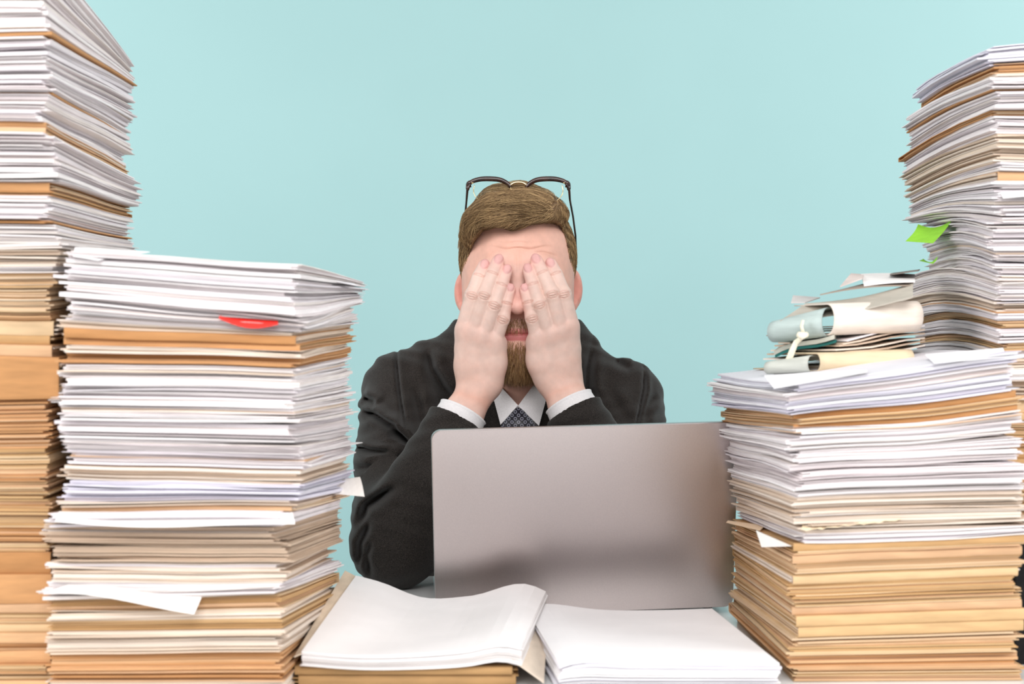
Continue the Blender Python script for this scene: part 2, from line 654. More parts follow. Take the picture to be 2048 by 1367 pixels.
def build_stack(stack, bounds, segs, where, group, jit=(0.0019, 0.0018), wave=0.0020, humps=None):
    """bounds: heights from top to bottom; segs: for each gap a recipe (kinds, thing thickness, slab thickness, dx, dy, rot)"""
    K = len(bounds)
    fields = []
    for k, h in enumerate(bounds):
        A = wave * (1 - 0.75 * k / (K - 1)) if k < K - 1 else 0.0
        wav = [(A * random.uniform(-1, 1), random.uniform(2, 5), random.uniform(1, 4), random.uniform(0, 6)) for _ in range(2)]
        wav += [(0.3 * A * random.uniform(-1, 1), random.uniform(7, 12), random.uniform(4, 9), random.uniform(0, 6)) for _ in range(2)]
        fields.append(field(h, wav, humps[k] if humps else 0.0))
    things = []
    for k in range(K - 1):
        top, bot = fields[k], fields[k + 1]
        kinds, tk, sl, dx, dy, rot = segs[k]
        H = float(np.mean(bounds[k] - bounds[k + 1]))
        n = max(1, round(H / tk))
        w = np.array([random.uniform(0.55, 1.5) for _ in range(n)])
        cuts = np.concatenate([[0], np.cumsum(w) / w.sum()])

        def mix(f, top=top, bot=bot):
            return lambda u, v: top(u, v) * (1 - f) + bot(u, v) * f
        for i in range(n):
            kd = kinds[(i * len(kinds)) // n] if len(kinds) <= n else random.choice(kinds)
            if len(kinds) > 1 and random.random() < 0.25:
                kd = random.choice(kinds)
            f0, f1 = cuts[i], cuts[i + 1]
            things.append((kd, mix(f0), mix(f1), (f1 - f0) * H, sl, dx, dy, rot))
    for idx, (kd, ft, fb, H, sl, dx, dy, rot) in enumerate(things):
        ctr = stack.corner(0.5, 0.5)
        zc = float(fb(np.array(0.5), np.array(0.5)))
        off0 = (dx + random.gauss(0, jit[0] * 1.2), dy + random.gauss(0, jit[1] * 1.2))
        rot0 = math.radians(rot) + random.gauss(0, 0.012)
        folder = kd in 'ko' and H > 0.0035
        place = '%s from the top of %s' % (ordinal(idx + 1), where)
        ns = max(1, round(H / sl))
        if folder:
            root = empty('card_folder', (ctr[0], ctr[1], zc))
            tag(root, '%s card folder of papers, %s' % (colour_word(kd), place), 'folder', group)
            col = pick(COLS[kd])
            spine = random.random() < 0.45
            V, F = cover_mesh(stack, ft, fb, off0, rot0, t=0.0008, bulge=min(0.002, H * 0.25) * random.uniform(0.3, 1.0),
                              du=random.uniform(-0.004, 0.004), dv=random.uniform(-0.004, 0.006), open_front=not spine)
            mesh_obj('cover', V, F, M['card'], root, colors=np.tile(np.array(lin(col)), (len(V), 1)))
            pk = Packets()
            ns = max(2, round((H - 0.0016) / max(sl, 0.0012)))
            w = np.array([random.uniform(0.5, 1.5) for _ in range(ns)])
            lo, hi = 0.0009 / H, 1 - 0.0009 / H
            cs = lo + (hi - lo) * np.concatenate([[0], np.cumsum(w) / w.sum()])
            inner = random.choice([TANS, OCHRE, OCHRE, KRAFT, COLS[kd]]) if not spine else random.choice([CREAM, TANS, OCHRE, TANS])
            for j in range(ns):
                a, b = cs[j], cs[j + 1] - (cs[j + 1] - cs[j]) * random.choice([0.02, 0.05, 0.1, 0.35])
                t_ = (lambda u, v, a=a: ft(u, v) * (1 - a) + fb(u, v) * a)
                b_ = (lambda u, v, b=b: ft(u, v) * (1 - b) + fb(u, v) * b)
                Pt, Pb = slab_arrays(stack, t_, b_, (off0[0] + random.gauss(0, jit[0]), off0[1]), rot0 + random.gauss(0, 0.004),
                                     du=random.uniform(-0.006, 0.0015), inset=(0, 0, 0.007 if spine else random.uniform(0.001, 0.006), 0.007 if not spine else random.uniform(-0.003, 0.006)))
                pk.add(Pt, Pb, pick(inner), 9, 6)
            s = pk.build('sheets', root)
            s['kind'] = 'stuff'
        else:
            root = empty('paper_bundle', (ctr[0], ctr[1], zc))
            tag(root, '%s paper bundle, %s' % (colour_word(kd), place), 'papers', group)
            pk = Packets()
            w = np.array([random.lognormvariate(0, 0.75) for _ in range(ns)])
            cs = np.concatenate([[0], np.cumsum(w) / w.sum()])
            drift = 0.0
            for j in range(ns):
                drift += random.gauss(0, jit[0] * 0.5)
                drift *= 0.85
                a, b = cs[j], cs[j + 1] - (cs[j + 1] - cs[j]) * random.choice([0.0, 0.01, 0.03, 0.08, 0.22])
                t_ = (lambda u, v, a=a: ft(u, v) * (1 - a) + fb(u, v) * a)
                b_ = (lambda u, v, b=b: ft(u, v) * (1 - b) + fb(u, v) * b)
                big = 2.2 if random.random() < 0.12 else 1.0
                curl = None
                if random.random() < 0.35:
                    cu, cv, ca = random.choice([0, 1]), random.choice([0, 0, 1]), random.uniform(-0.003, 0.003)
                    curl = (lambda U, V, cu=cu, cv=cv, ca=ca: ca * np.clip(1 - np.abs(U - cu) * 2.5 - np.abs(V - cv) * 1.8, 0, 1))
                Pt, Pb = slab_arrays(stack, t_, b_, (off0[0] + drift + random.gauss(0, jit[0]) * big, off0[1] + random.gauss(0, jit[1]) * big),
                                     rot0 + random.gauss(0, 0.007) * big, du=random.uniform(-0.004, 0.003), dv=random.uniform(-0.004, 0.004), bend=curl)
                c = pick(COLS[kd])
                if random.random() < 0.05 and idx > 0:
                    c = pick(random.choice([CREAM, CREAM, KRAFT, WHITE]))
                pk.add(Pt, Pb, c, 9, 6)
            s = pk.build('sheets', root)
            s['kind'] = 'stuff'
    return fields


# front left stack
S2 = Stack((-0.3935, 1.311), -3.0, 0.206, 0.30, 'R')
b2 = [S2.heights(*t) for t in [(497, 528, 562), (605, 640, 608), (655, 672, 655), (728, 733, 713), (868, 878, 858), (962, 965, 938),
                               (1004, 1003, 975), (1022, 1022, 993), (1050, 1050, 1015), (1120, 1125, 1083), (1165, 1165, 1122),
                               (1200, 1187, 1143), (1262, 1258, 1192), (1308, 1303, 1228)]]
b2.append(np.full(4, DESK + 0.0005))
s2 = [('w', .011, .0011, .006, .0, -1.5), ('wc', .008, .0009, .004, 0, 0), ('kck', .0065, .001, 0, -.002, 0.5), ('ww', .011, .0012, -.003, 0, 0),
      ('wc', .013, .001, .002, .003, 1.0), ('l', .02, .0012, 0.002, -.002, 0), ('ck', .005, .0011, -.002, 0, 0), ('w', .007, .0012, -.01, -.006, 0),
      ('g', .018, .0012, -.012, .006, 0), ('c', .009, .0013, -.012, 0, 1), ('w', .006, .0012, -.013, -.006, 0), ('co', .009, .0014, -.014, 0, 1.0),
      ('co', .009, .0014, -.016, 0, .5), ('oc', .012, .0015, -.016, .002, 0.5)]
build_stack(S2, b2, s2, 'the short left stack', 'papers in the short left stack')

# tall left stack
S1 = Stack((-0.632, 1.335), 0.5, 0.222, 0.30, 'R')
b1 = [S1.heights(*t) for t in [(-95, -90, 130), (95, 98, 182), (238, 244, 332), (300, 300, 377), (365, 365, 412), (445, 448, 482), (538, 542, 545),
                               (615, 618, 612), (712, 715, 690), (795, 797, 755), (950, 950, 885), (1030, 1030, 955), (1150, 1150, 1055),
                               (1210, 1208, 1105), (1300, 1300, 1185)]]
b1.append(np.full(4, DESK + 0.0005))
s1 = [('w', .013, .0014, .0, -.004, 0), ('w', .013, .0014, -.004, .0, 0), ('kw', .006, .0012, -.004, 0, .5), ('w', .012, .0012, .004, .0, -.5),
      ('kwk', .006, .0011, -.002, 0, 0), ('wcw', .008, .0011, .002, 0, 1), ('o', .016, .0016, -.002, .0, 0), ('o', .012, .0014, -.004, .0, 0),
      ('k', .036, .0014, .004, -.004, 0), ('k', .017, .0014, -.004, 0, 0), ('ko', .008, .0014, .0, -.006, -1), ('k', .013, .0014, -.004, 0, 0),
      ('k', .018, .0016, -.006, .0, 0), ('ok', .009, .0014, .004, 0, 0), ('ko', .009, .0014, 0, 0, 0)]
build_stack(S1, b1, s1, 'the tall left stack', 'papers in the tall left stack', jit=(0.0019, 0.0019), wave=0.0025)

# front right stack
S3 = Stack((0.2575, 1.377), 2.0, 0.212, 0.30, 'L')
b3 = [S3.heights(*t) for t in [(768, 704, 745), (832, 780, 808), (860, 824, 838), (946, 925, 902), (1030, 1012, 985), (1086, 1070, 1035), (1112, 1090, 1052),
                               (1190, 1175, 1112), (1275, 1262, 1180)]]
b3.append(np.full(4, DESK + 0.0005))
s3 = [('wl', .011, .0011, -.012, .0, 4), ('kok', .006, .001, -.006, .0, 2.5), ('w', .010, .0011, -.002, 0, 2.0), ('wc', .010, .0011, .002, 0, 1), ('cw', .009, .0011, 0.003, 0, 0),
      ('o', .006, .0012, .003, 0, .5), ('o', .009, .0014, 0, 0, 0), ('o', .010, .0014, .002, 0, 0), ('o', .011, .0015, 0, 0, 0)]
build_stack(S3, b3, s3, 'the short right stack', 'papers in the short right stack')

# tall right stack on a black box file
bx = empty('box_file', (0.60, 1.6, DESK))
tag(bx, 'black box file under the tall right stack', 'box file')
bm_obj('box', box_bm((0.487, 1.455, DESK), (0.72, 1.80, 0.865), 0.002), M['black_card'], bx)
bm_obj('lid', box_bm((0.485, 1.453, 0.8655), (0.722, 1.802, 0.878), 0.002), M['black_card'], bx)
S4 = Stack((0.481, 1.50), 0.0, 0.222, 0.30, 'L')
b4 = [S4.heights(*t) for t in [(88, 60, 180), (128, 105, 206), (152, 132, 230), (214, 205, 308), (232, 222, 322), (330, 325, 395), (372, 368, 420), (445, 440, 447),
                               (560, 560, 552), (640, 640, 640), (700, 700, 690), (800, 798, 775)]]
b4.append(np.full(4, 0.8785))
s4 = [('l', .008, .0011, .006, 0, -2), ('kc', .006, .0011, .008, .0, -2), ('w', .012, .0013, -.002, .0, 1), ('kw', .005, .0011, -.004, 0, 1.5), ('wc', .010, .0012, -.003, 0, 1.5),
      ('kw', .006, .0011, .0, 0, 2), ('w', .009, .0012, .000, 0, 1.0), ('w', .012, .0012, .012, .0, -3), ('wc', .010, .0011, -.004, 0, 2), ('cwk', .007, .0011, .004, 0, 0),
      ('wc', .008, .0012, 0.004, 0, 0), ('o', .010, .0013, .010, 0, 0)]
build_stack(S4, b4, s4, 'the tall right stack', 'papers in the tall right stack', jit=(0.0019, 0.0019), wave=0.0032,
            humps=[.002, .003, .004, .005, .005, .006, .006, .007, .011, .010, .006, .002, 0])


# ------------------------------------------------------------------ loose sheets that stick out of the stacks
def loose_sheet(name, P, color, label, cat='paper', t=0.0003, mat='paper', parent=None):
    """P: (n,m,3) grid of points on the sheet"""
    P = np.asarray(P, float)
    Q = P.copy()
    Q[..., 2] -= t
    V, F = thick_grid(P, Q)
    n, m, _ = P.shape
    uv = np.tile(np.array([0.3, 0.3]), (len(V), 1))
    o = mesh_obj(name, V, F, M[mat], parent, smooth=False, colors=np.tile(np.array(lin(color)), (len(V), 1)), uvs=uv)
    if label:
        tag(o, label, cat)
    return o


def lerp_grid(c00, c10, c01, c11, n, m, bend=None):
    """bilinear patch; c00 front left, c10 front right, c01 back left, c11 back right"""
    u = np.linspace(0, 1, n)[:, None, None]
    v = np.linspace(0, 1, m)[None, :, None]
    P = (np.array(c00) * (1 - u) * (1 - v) + np.array(c10) * u * (1 - v) + np.array(c01) * (1 - u) * v + np.array(c11) * u * v)
    if bend is not None:
        P = P + bend(u, v)
    return P


loose_sheet('loose_sheet', lerp_grid(at(92, 1184, 1.292), at(388, 1227, 1.283), at(146, 1165, 1.315), at(412, 1173, 1.312), 12, 6,
            lambda u, v: np.concatenate([0 * u * v, 0 * u * v, 0.006 * np.sin(np.pi * u) * (1 - v) * (1 - u)], -1)), (250, 248, 246),
            'white sheet with a drooping corner hanging from front of the short left stack')
loose_sheet('loose_sheet', lerp_grid(at(110, 1042, 1.296), at(590, 1054, 1.285), at(118, 1022, 1.312), at(585, 1024, 1.302), 14, 5,
            lambda u, v: np.concatenate([0 * u * v, 0 * u * v, -0.003 * np.sin(np.pi * 1.5 * u) * (1 - v)], -1)), (250, 247, 245),
            'broad white sheet curving over the beige block midway down the short left stack')
loose_sheet('loose_sheet', lerp_grid(at(664, 986, 1.50), at(729, 992, 1.50), at(655, 962, 1.56), at(720, 953, 1.545), 6, 5,
            lambda u, v: np.concatenate([0 * u * v, 0 * u * v, 0.002 * np.sin(np.pi * v) + 0 * u], -1)), (244, 238, 232),
            'folded white sheet poking out of the right side of the short left stack')
loose_sheet('loose_sheet', lerp_grid(at(600, 548, 1.40), at(716, 571, 1.47), at(610, 540, 1.60), at(700, 562, 1.58), 6, 5), (238, 236, 240),
            'thin white sheet with its point sticking right from the top of the short left stack')
loose_sheet('loose_sheet', lerp_grid(at(146, 512, 1.305), at(196, 520, 1.303), at(150, 494, 1.34), at(300, 503, 1.36), 6, 5), (250, 248, 249),
            'white sheet with a curled corner at top left of the short left stack')
P = lerp_grid(at(438, 634, 1.2950), at(556, 646, 1.2930), at(440, 629, 1.304), at(556, 640, 1.302), 10, 3,
              lambda u, v: np.concatenate([0 * u * v, 0 * u * v, -0.0045 * np.sin(np.pi * u) * (1 - v) - 0.001 * np.sin(np.pi * u)], -1))
loose_sheet('loose_sheet', P, (235, 60, 52), 'bright red sheet between white papers in the short left stack', t=0.0012)
loose_sheet('loose_sheet', lerp_grid(at(1868, 726, 1.372), at(2014, 713, 1.388), at(1850, 708, 1.45), at(2006, 695, 1.45), 8, 5), (250, 249, 251),
            'white sheet jutting right from the top of the short right stack')
loose_sheet('loose_sheet', lerp_grid(at(1548, 776, 1.36), at(1735, 744, 1.37), at(1528, 750, 1.44), at(1735, 738, 1.45), 8, 5), (248, 246, 248),
            'white sheet drooping over the front edge atop the short right stack')
loose_sheet('loose_sheet', lerp_grid(at(1523, 1093, 1.44), at(1582, 1091, 1.372), at(1512, 1060, 1.45), at(1565, 1083, 1.385), 5, 4), (250, 247, 242),
            'white corner of a sheet folded down on the left side of the short right stack')
loose_sheet('loose_sheet', lerp_grid(at(1452, 1044, 1.60), at(1520, 1060, 1.50), at(1456, 1040, 1.62), at(1530, 1050, 1.56), 5, 3), (232, 205, 175),
            'tan pointed sheet poking left out of the short right stack')
tor = lerp_grid(at(1602, 1060, 1.366), at(1800, 1038, 1.374), at(1606, 1046, 1.385), at(1800, 1030, 1.39), 20, 4)
for i in range(20):
    tor[i, 0, 2] += 0.004 * abs(((i * 0.37) % 1) - 0.5) - 0.001
    tor[i, 0, 1] -= 0.004 * ((i * 0.61) % 1)
loose_sheet('torn_sheet', tor, (246, 230, 200), 'torn yellowed sheet with a ragged edge in the front of the short right stack')
loose_sheet('loose_sheet', lerp_grid(at(2006, 396, 1.485), at(2120, 386, 1.485), at(1996, 372, 1.52), at(2120, 362, 1.52), 5, 4), (252, 250, 250),
            'white sheet overhanging the front of the tall right stack')
GREEN = (150, 214, 62)
for pts, lab in ((((1811, 482), (1866, 486), (1836, 448), (1904, 440)), 'large lime green sticky note curling out of the tall right stack'),
                 (((1838, 521), (1866, 527), (1845, 517), (1875, 512)), 'small lime green sticky note low in the tall right stack')):
    (a, b, c, d) = pts
    g = lerp_grid(at(*a, 1.72), at(*b, 1.655), at(*c, 1.74), at(*d, 1.68), 9, 7,
                  lambda u, v: np.concatenate([0 * u * v, -0.010 * np.sin(np.pi * v) * (1 - 0.4 * u), -0.006 * np.sin(np.pi * u) * v], -1))
    loose_sheet('sticky_note', g, GREEN, lab, 'sticky note', mat='card', t=0.0002)

# ------------------------------------------------------------------ tied portfolios on the short right stack
def sweep_card(profile, path, t, mat, name, parent, color, closed=False):
    """profile: list of (a, b) across; path: function s -> (origin, A axis, B axis); thin card swept"""
    prof = np.array(profile, float)
    n = len(prof)
    tang = np.gradient(prof, axis=0)
    nor = np.stack([-tang[:, 1], tang[:, 0]], -1)
    nor /= np.linalg.norm(nor, axis=1)[:, None] + 1e-9
    A, B = [], []
    for (o_, a_, b_) in path:
        o_, a_, b_ = np.array(o_), np.array(a_), np.array(b_)
        A.append([o_ + a_ * p[0] + b_ * p[1] for p in prof])
        B.append([o_ + a_ * (p[0] + q[0] * t) + b_ * (p[1] + q[1] * t) for p, q in zip(prof, nor)])
    V, F = thick_grid(np.array(A), np.array(B))
    return mesh_obj(name, V, F, mat, parent, smooth=True, colors=np.tile(np.array(lin(color)), (len(V), 1)))


def roll_profile(depth, h, back, lip=0.02):
    """card that runs along the bottom, rounds the front edge and returns over the top"""
    pts = [(d, 0.0) for d in np.linspace(back, h * 0.5, 5)]
    for k in range(13):
        a = -math.pi / 2 - math.pi * k / 12
        pts.append((h * 0.5 + h * 0.5 * math.cos(a), h * 0.5 + h * 0.5 * math.sin(a)))
    pts += [(d, h) for d in np.linspace(h * 0.5, depth, 5)[1:]]
    return pts


def build_portfolios():
    # the corner nearest the camera and the two directions in which the folders run
    grp = 'tied portfolios on the short right stack'
    ex = Vector((0.965, 0.262, 0.0)).normalized()       # along the front edge, to the right and back
    ey = Vector((-0.80, 0.60, 0.0)).normalized()        # along the left edge, to the left and back
    inw = Vector((-ex.y, ex.x, 0))
    tilt = 0.035

    def folder(corner, L, Lx, h, cf, cs, label, n_in, roll):
        root = empty('portfolio_folder', corner)
        tag(root, label, 'folder', grp)
        C = np.array(corner)
        # front roll, its open end at the near corner
        path = []
        for s in np.linspace(0, L, 10):
            o_ = C + np.array(ex) * s + np.array([0, 0, tilt * s])
            path.append((o_, np.array(inw), np.array((0, 0, 1.0))))
        sweep_card(roll_profile(0.09, h, 0.16), path, 0.0012, M['card'], 'cover', root, cf)
        # side flap wrapping the left side
        path = []
        inl = Vector((-ey.y, ey.x, 0)) * -1
        for s in np.linspace(0.013, Lx, 9):
            o_ = C + np.array(ey) * s + np.array([0, 0, -0.10 * s * (h / 0.03)])
            hh = 1.0 - 0.30 * (s / Lx)
            path.append((o_, np.array(inl), np.array((0, 0, hh))))
        sweep_card(roll_profile(0.06, h * 0.98, 0.07), path, 0.0012, M['card'], 'side_flap', root, cs)
        # sheets inside
        for k in range(n_in):
            z = h * (0.12 + 0.22 * k / max(1, n_in))
            P = lerp_grid(C + np.array(ex) * 0.012 + np.array(inw) * 0.012 + np.array([0, 0, z]), C + np.array(ex) * (L - 0.005) + np.array(inw) * 0.012 + np.array([0, 0, z + tilt * L]),
                          C + np.array(ex) * 0.012 + np.array(inw) * 0.10 + np.array([0, 0, z]), C + np.array(ex) * L + np.array(inw) * 0.12 + np.array([0, 0, z + tilt * L]), 4, 4)
            loose_sheet('sheet', P, pick(CREAM), None, t=0.0008, parent=root)
        return root

    c0 = at(1640, 741, 1.50)
    folder((c0.x, c0.y, c0.z), 0.105, 0.062, 0.0165, (220, 200, 168), (196, 199, 191), 'cream portfolio with a narrow rolled edge, lowest of the tied portfolios', 3, 1)
    # loose papers between
    for k, (yl, yr, c) in enumerate([(718, 690, CREAM), (708, 682, GREYB), (700, 675, CREAM), (690, 664, GREYB), (684, 655, CREAM), (677, 648, WHITE)]):
        a, b = at(1655 + 8 * k, yl, 1.515), at(1850, yr, 1.56)
        P = lerp_grid(a, b, a + Vector((-0.05, 0.09, 0.0)), b + Vector((0, 0.1, 0)), 6, 4,
                      lambda u, v: np.concatenate([0 * u * v, 0 * u * v, 0.0012 * np.sin(7 * u + k) * (1 - v)], -1))
        loose_sheet('inner_sheet', P, pick(c), '%s creased sheet squeezed between the two rolled portfolios' % ordinal(k + 1), t=0.0016)
    c1 = at(1668, 668, 1.505)
    folder((c1.x, c1.y, c1.z), 0.10, 0.074, 0.030, (232, 220, 208), (182, 197, 194), 'pale portfolio with a wide open rolled edge, tied with ribbon', 3, 1)
    # green-lined board flaps below it on the left
    root = empty('board_folder', tuple(at(1600, 720, 1.56)))
    tag(root, 'grey green board folder with dark teal lining under the wide rolled portfolio', 'folder')
    for (pts, col, nm) in (((at(1548, 694, 1.575), at(1668, 668, 1.512), at(1560, 690, 1.66), at(1680, 668, 1.60)), (196, 196, 184), 'upper_board'),
                           ((at(1550, 702, 1.572), at(1672, 678, 1.514), at(1560, 698, 1.66), at(1680, 676, 1.60)), (38, 104, 100), 'lining'),
                           ((at(1562, 722, 1.565), at(1650, 705, 1.52), at(1572, 716, 1.65), at(1670, 705, 1.60)), (176, 172, 158), 'lower_board')):
        P = lerp_grid(*pts, 8, 5, lambda u, v: np.concatenate([0 * u * v, 0 * u * v, -0.004 * (1 - u) ** 3 * (1 - v) + 0.0015 * np.sin(6 * u)], -1))
        loose_sheet(nm, P, col, None, t=0.0045 if nm != 'lining' else 0.003, mat='card', parent=root)
    # ribbon
    rp = [at(1606, 640, 1.515), at(1603, 652, 1.512), at(1606, 664, 1.515), at(1607, 672, 1.52), at(1592, 684, 1.525), at(1585, 700, 1.525), at(1578, 718, 1.53), at(1568, 738, 1.535)]
    rib = empty('ribbon', tuple(rp[-1]))
    tag(rib, 'cream ribbon knotted around the rolled portfolios', 'ribbon')
    m_rib = noise_mat('cream_ribbon', lin((232, 224, 200)), lin((242, 236, 216)), 300.0, rough=0.8)
    V, F = tube(rp, [.0016, .0018, .002, .0022, .0028, .0032, .0034, .003], 8, flat=(1.0, 0.45))
    mesh_obj('band', V, F, m_rib, rib, smooth=True)
    V, F = tube([at(1596, 668, 1.51), at(1604, 672, 1.507), at(1614, 668, 1.51)], [.003, .0042, .0028], 8)
    mesh_obj('knot', V, F, m_rib, rib, smooth=True)
    # grey cards curling on top
    for (pts, col, lab, bz) in (
            ((at(1560, 641, 1.545), at(1826, 592, 1.50), at(1612, 606, 1.575), at(1826, 566, 1.535)), (186, 180, 168), 'grey curved card covering the wide rolled portfolio', -0.004),
            ((at(1640, 588, 1.555), at(1826, 570, 1.53), at(1700, 574, 1.60), at(1828, 556, 1.60)), (150, 136, 124), 'dark folded card lying above the grey curved card', 0.003),
            ((at(1728, 570, 1.55), at(1830, 562, 1.53), at(1722, 547, 1.62), at(1830, 548, 1.62)), (244, 240, 238), 'white folded sheet on top of the portfolios', 0.001),
            ((at(1680, 572, 1.58), at(1724, 556, 1.57), at(1702, 546, 1.62), at(1728, 548, 1.62)), (220, 206, 200), 'pinkish curled sheet corner on top of the portfolios', 0.0),
            ((at(1582, 604, 1.60), at(1610, 604, 1.60), at(1586, 590, 1.62), at(1640, 594, 1.64)), (206, 204, 202), 'small torn sheet tip left of the grey curved card', 0.0),
            ((at(1780, 548, 1.57), at(1836, 540, 1.55), at(1780, 546, 1.66), at(1840, 538, 1.66)), (120, 112, 106), 'thin dark card topmost of the portfolios', 0.0)):
        P = lerp_grid(*pts, 10, 5, lambda u, v: np.concatenate([0 * u * v, 0 * u * v, bz * np.sin(np.pi * u) + 0 * v], -1))
        loose_sheet('curled_card', P, col, lab, 'card', t=0.0012, mat='card')


build_portfolios()


# ------------------------------------------------------------------ open papers in the foreground
def sheaf(name, label, ftop, thick, ns, cols, XY, jit=0.0015, nx=18, ny=12, gaps=()):
    root = empty(name, (XY(0.5, 0.5)[0], XY(0.5, 0.5)[1], DESK))
    tag(root, label, 'papers')
    w = np.array([random.uniform(0.5, 1.5) for _ in range(ns)])
    cs = np.concatenate([[0], np.cumsum(w) / w.sum()])
    pk = Packets()
    uu, vv = np.linspace(0, 1, nx + 1), np.linspace(0, 1, ny + 1)
    U, V = np.meshgrid(uu, vv, indexing='ij')
    top_obj = None
    for j in range(ns):
        dx, dy = (0, 0) if j == 0 else (random.gauss(0, jit), random.gauss(0, jit))
        X, Y = XY(U, V)
        zt, th = ftop(U, V), thick(U, V)
        gap = random.choice([0.03, 0.08, 0.3]) if j not in gaps else 0.5
        z1 = zt - th * cs[j]
        z0 = zt - th * (cs[j + 1] - (cs[j + 1] - cs[j]) * gap)
        Pt = np.stack([X + dx, Y + dy, z1], -1)
        Pb = np.stack([X + dx, Y + dy, z0], -1)
        if j == 0:
            p0 = Packets()
            p0.add(Pt, Pb, cols[0], nx, ny)
            p0.build('top_sheet', root)
        else:
            pk.add(Pt, Pb, pick(cols), nx, ny)
    s = pk.build('sheets', root)
    s['kind'] = 'stuff'
    return root


def prof(xs, ys):
    xs, ys = np.array(xs, float), np.array(ys, float)

    def f(u):
        u = np.asarray(u, float)
        i = np.clip(np.searchsorted(xs, u, side='right') - 1, 0, len(xs) - 2)
        t = np.clip((u - xs[i]) / (xs[i + 1] - xs[i]), 0, 1)
        m = np.gradient(ys, xs)
        h = xs[i + 1] - xs[i]
        return ((2 * t ** 3 - 3 * t ** 2 + 1) * ys[i] + (t ** 3 - 2 * t ** 2 + t) * h * m[i] +
                (-2 * t ** 3 + 3 * t ** 2) * ys[i + 1] + (t ** 3 - t ** 2) * h * m[i + 1])
    return f


YF, YB = 1.352, 1.648
lf = [at(603, 1302, YF), at(1042, 1290, YF + 0.006), at(712, 1150, YB), at(1092, 1176, YB)]


def XYL(u, v):
    x = lf[0].x * (1 - u) * (1 - v) + lf[1].x * u * (1 - v) + lf[2].x * (1 - u) * v + lf[3].x * u * v
    y = lf[0].y * (1 - u) * (1 - v) + lf[1].y * u * (1 - v) + lf[2].y * (1 - u) * v + lf[3].y * u * v
    return x, y


fz = prof([0, .25, .5, .75, .93, 1], [zat(1302, YF), zat(1310, YF), zat(1308, YF), zat(1299, YF), zat(1286, YF), zat(1292, YF)])
bz = prof([0, .12, .35, .6, .93, 1], [zat(1150, YB), zat(1162, YB), zat(1194, YB), zat(1191, YB), zat(1170, YB), zat(1182, YB)])


def zl(u, v):
    return fz(u) * (1 - v) + bz(u) * v


sheaf('paper_sheaf', 'curved white paper sheaf in front of laptop lying on the tan folder', zl, lambda u, v: 0.013 + 0.006 * u * u + 0 * v, 13,
      [(246, 243, 243), (234, 229, 227), (240, 237, 237)], XYL, gaps=(3, 7))
YF2, YB2 = 1.342, 1.615
rf = [at(1120, 1324, YF2), at(1559, 1325, YF2 + 0.004), at(1046, 1214, YB2), at(1424, 1217, YB2)]


def XYR(u, v):
    x = rf[0].x * (1 - u) * (1 - v) + rf[1].x * u * (1 - v) + rf[2].x * (1 - u) * v + rf[3].x * u * v
    y = rf[0].y * (1 - u) * (1 - v) + rf[1].y * u * (1 - v) + rf[2].y * (1 - u) * v + rf[3].y * u * v
    return x, y


fz2 = prof([0, .06, .3, .7, 1], [zat(1330, YF2), zat(1321, YF2), zat(1322, YF2), zat(1325, YF2), zat(1327, YF2)])
bz2 = prof([0, .15, .4, .75, 1], [zat(1206, YB2), zat(1207, YB2), zat(1218, YB2), zat(1219, YB2), zat(1216, YB2)])


def zr(u, v):
    return fz2(u) * (1 - v) + bz2(u) * v


sheaf('paper_sheaf', 'flat white paper sheaf in front of laptop beside the short right stack', zr,
      lambda u, v: zr(u, v) - DESK - 0.0006, 12, [(243, 241, 242), (230, 227, 234), (236, 234, 238)], XYR, gaps=(3, 6, 9))

# tan folders under the curved sheaf
SF = Stack((at(590, 1300, 1.355).x, 1.355), 1.0, 0.197, 0.27, 'R')
hb = [np.array([0.7600, 0.7585, 0.7600, 0.7570]), np.array([0.7515, 0.7510, 0.7515, 0.7505]), np.full(4, DESK + 0.0005)]
ff = [field(h, []) for h in hb]
for k, lab in enumerate(('tan card folder directly under the curved paper sheaf', 'tan card folder on the desk, lowest under the curved paper sheaf')):
    c = SF.corner(0.5, 0.5)
    root = empty('card_folder', (c[0], c[1], float(hb[k + 1].mean())))
    tag(root, lab, 'folder')
    V, F = cover_mesh(SF, ff[k], ff[k + 1], (0.002 * k, 0.003 * k), 0.01 * (k - 0.5), bulge=0.003)
    mesh_obj('cover', V, F, M['card'], root, colors=np.tile(np.array(lin((172, 136, 92))), (len(V), 1)))
    pk = Packets()
    for j in range(5):
        a, b = 0.1 + 0.16 * j, 0.1 + 0.16 * j + 0.13
        t_ = (lambda u, v, a=a: ff[k](u, v) * (1 - a) + ff[k + 1](u, v) * a)
        b_ = (lambda u, v, b=b: ff[k](u, v) * (1 - b) + ff[k + 1](u, v) * b)
        Pt, Pb = slab_arrays(SF, t_, b_, (random.gauss(0, .003), 0), 0.01 * (k - 0.5), inset=(0, 0, 0.008, 0))
        pk.add(Pt, Pb, pick([(182, 146, 100), (170, 134, 90)]), 9, 6)
    pk.build('sheets', root)['kind'] = 'stuff'

# the open cream cover that holds the curved sheaf
oc = empty('open_cover', (0.0, 1.5, DESK))
tag(oc, 'cream card cover lying open around the curved paper sheaf', 'folder')
loose_sheet('flap', lerp_grid(at(588, 1312, 1.350), at(607, 1304, 1.354), at(690, 1140, 1.650), at(713, 1152, 1.652), 4, 10), (222, 203, 180), None, t=0.001, mat='card', parent=oc)
loose_sheet('flap', lerp_grid(at(1024, 1318, 1.36), at(1088, 1364, 1.340), at(1078, 1210, 1.62), at(1096, 1226, 1.60), 5, 8), (232, 216, 198), None, t=0.001, mat='card', parent=oc)

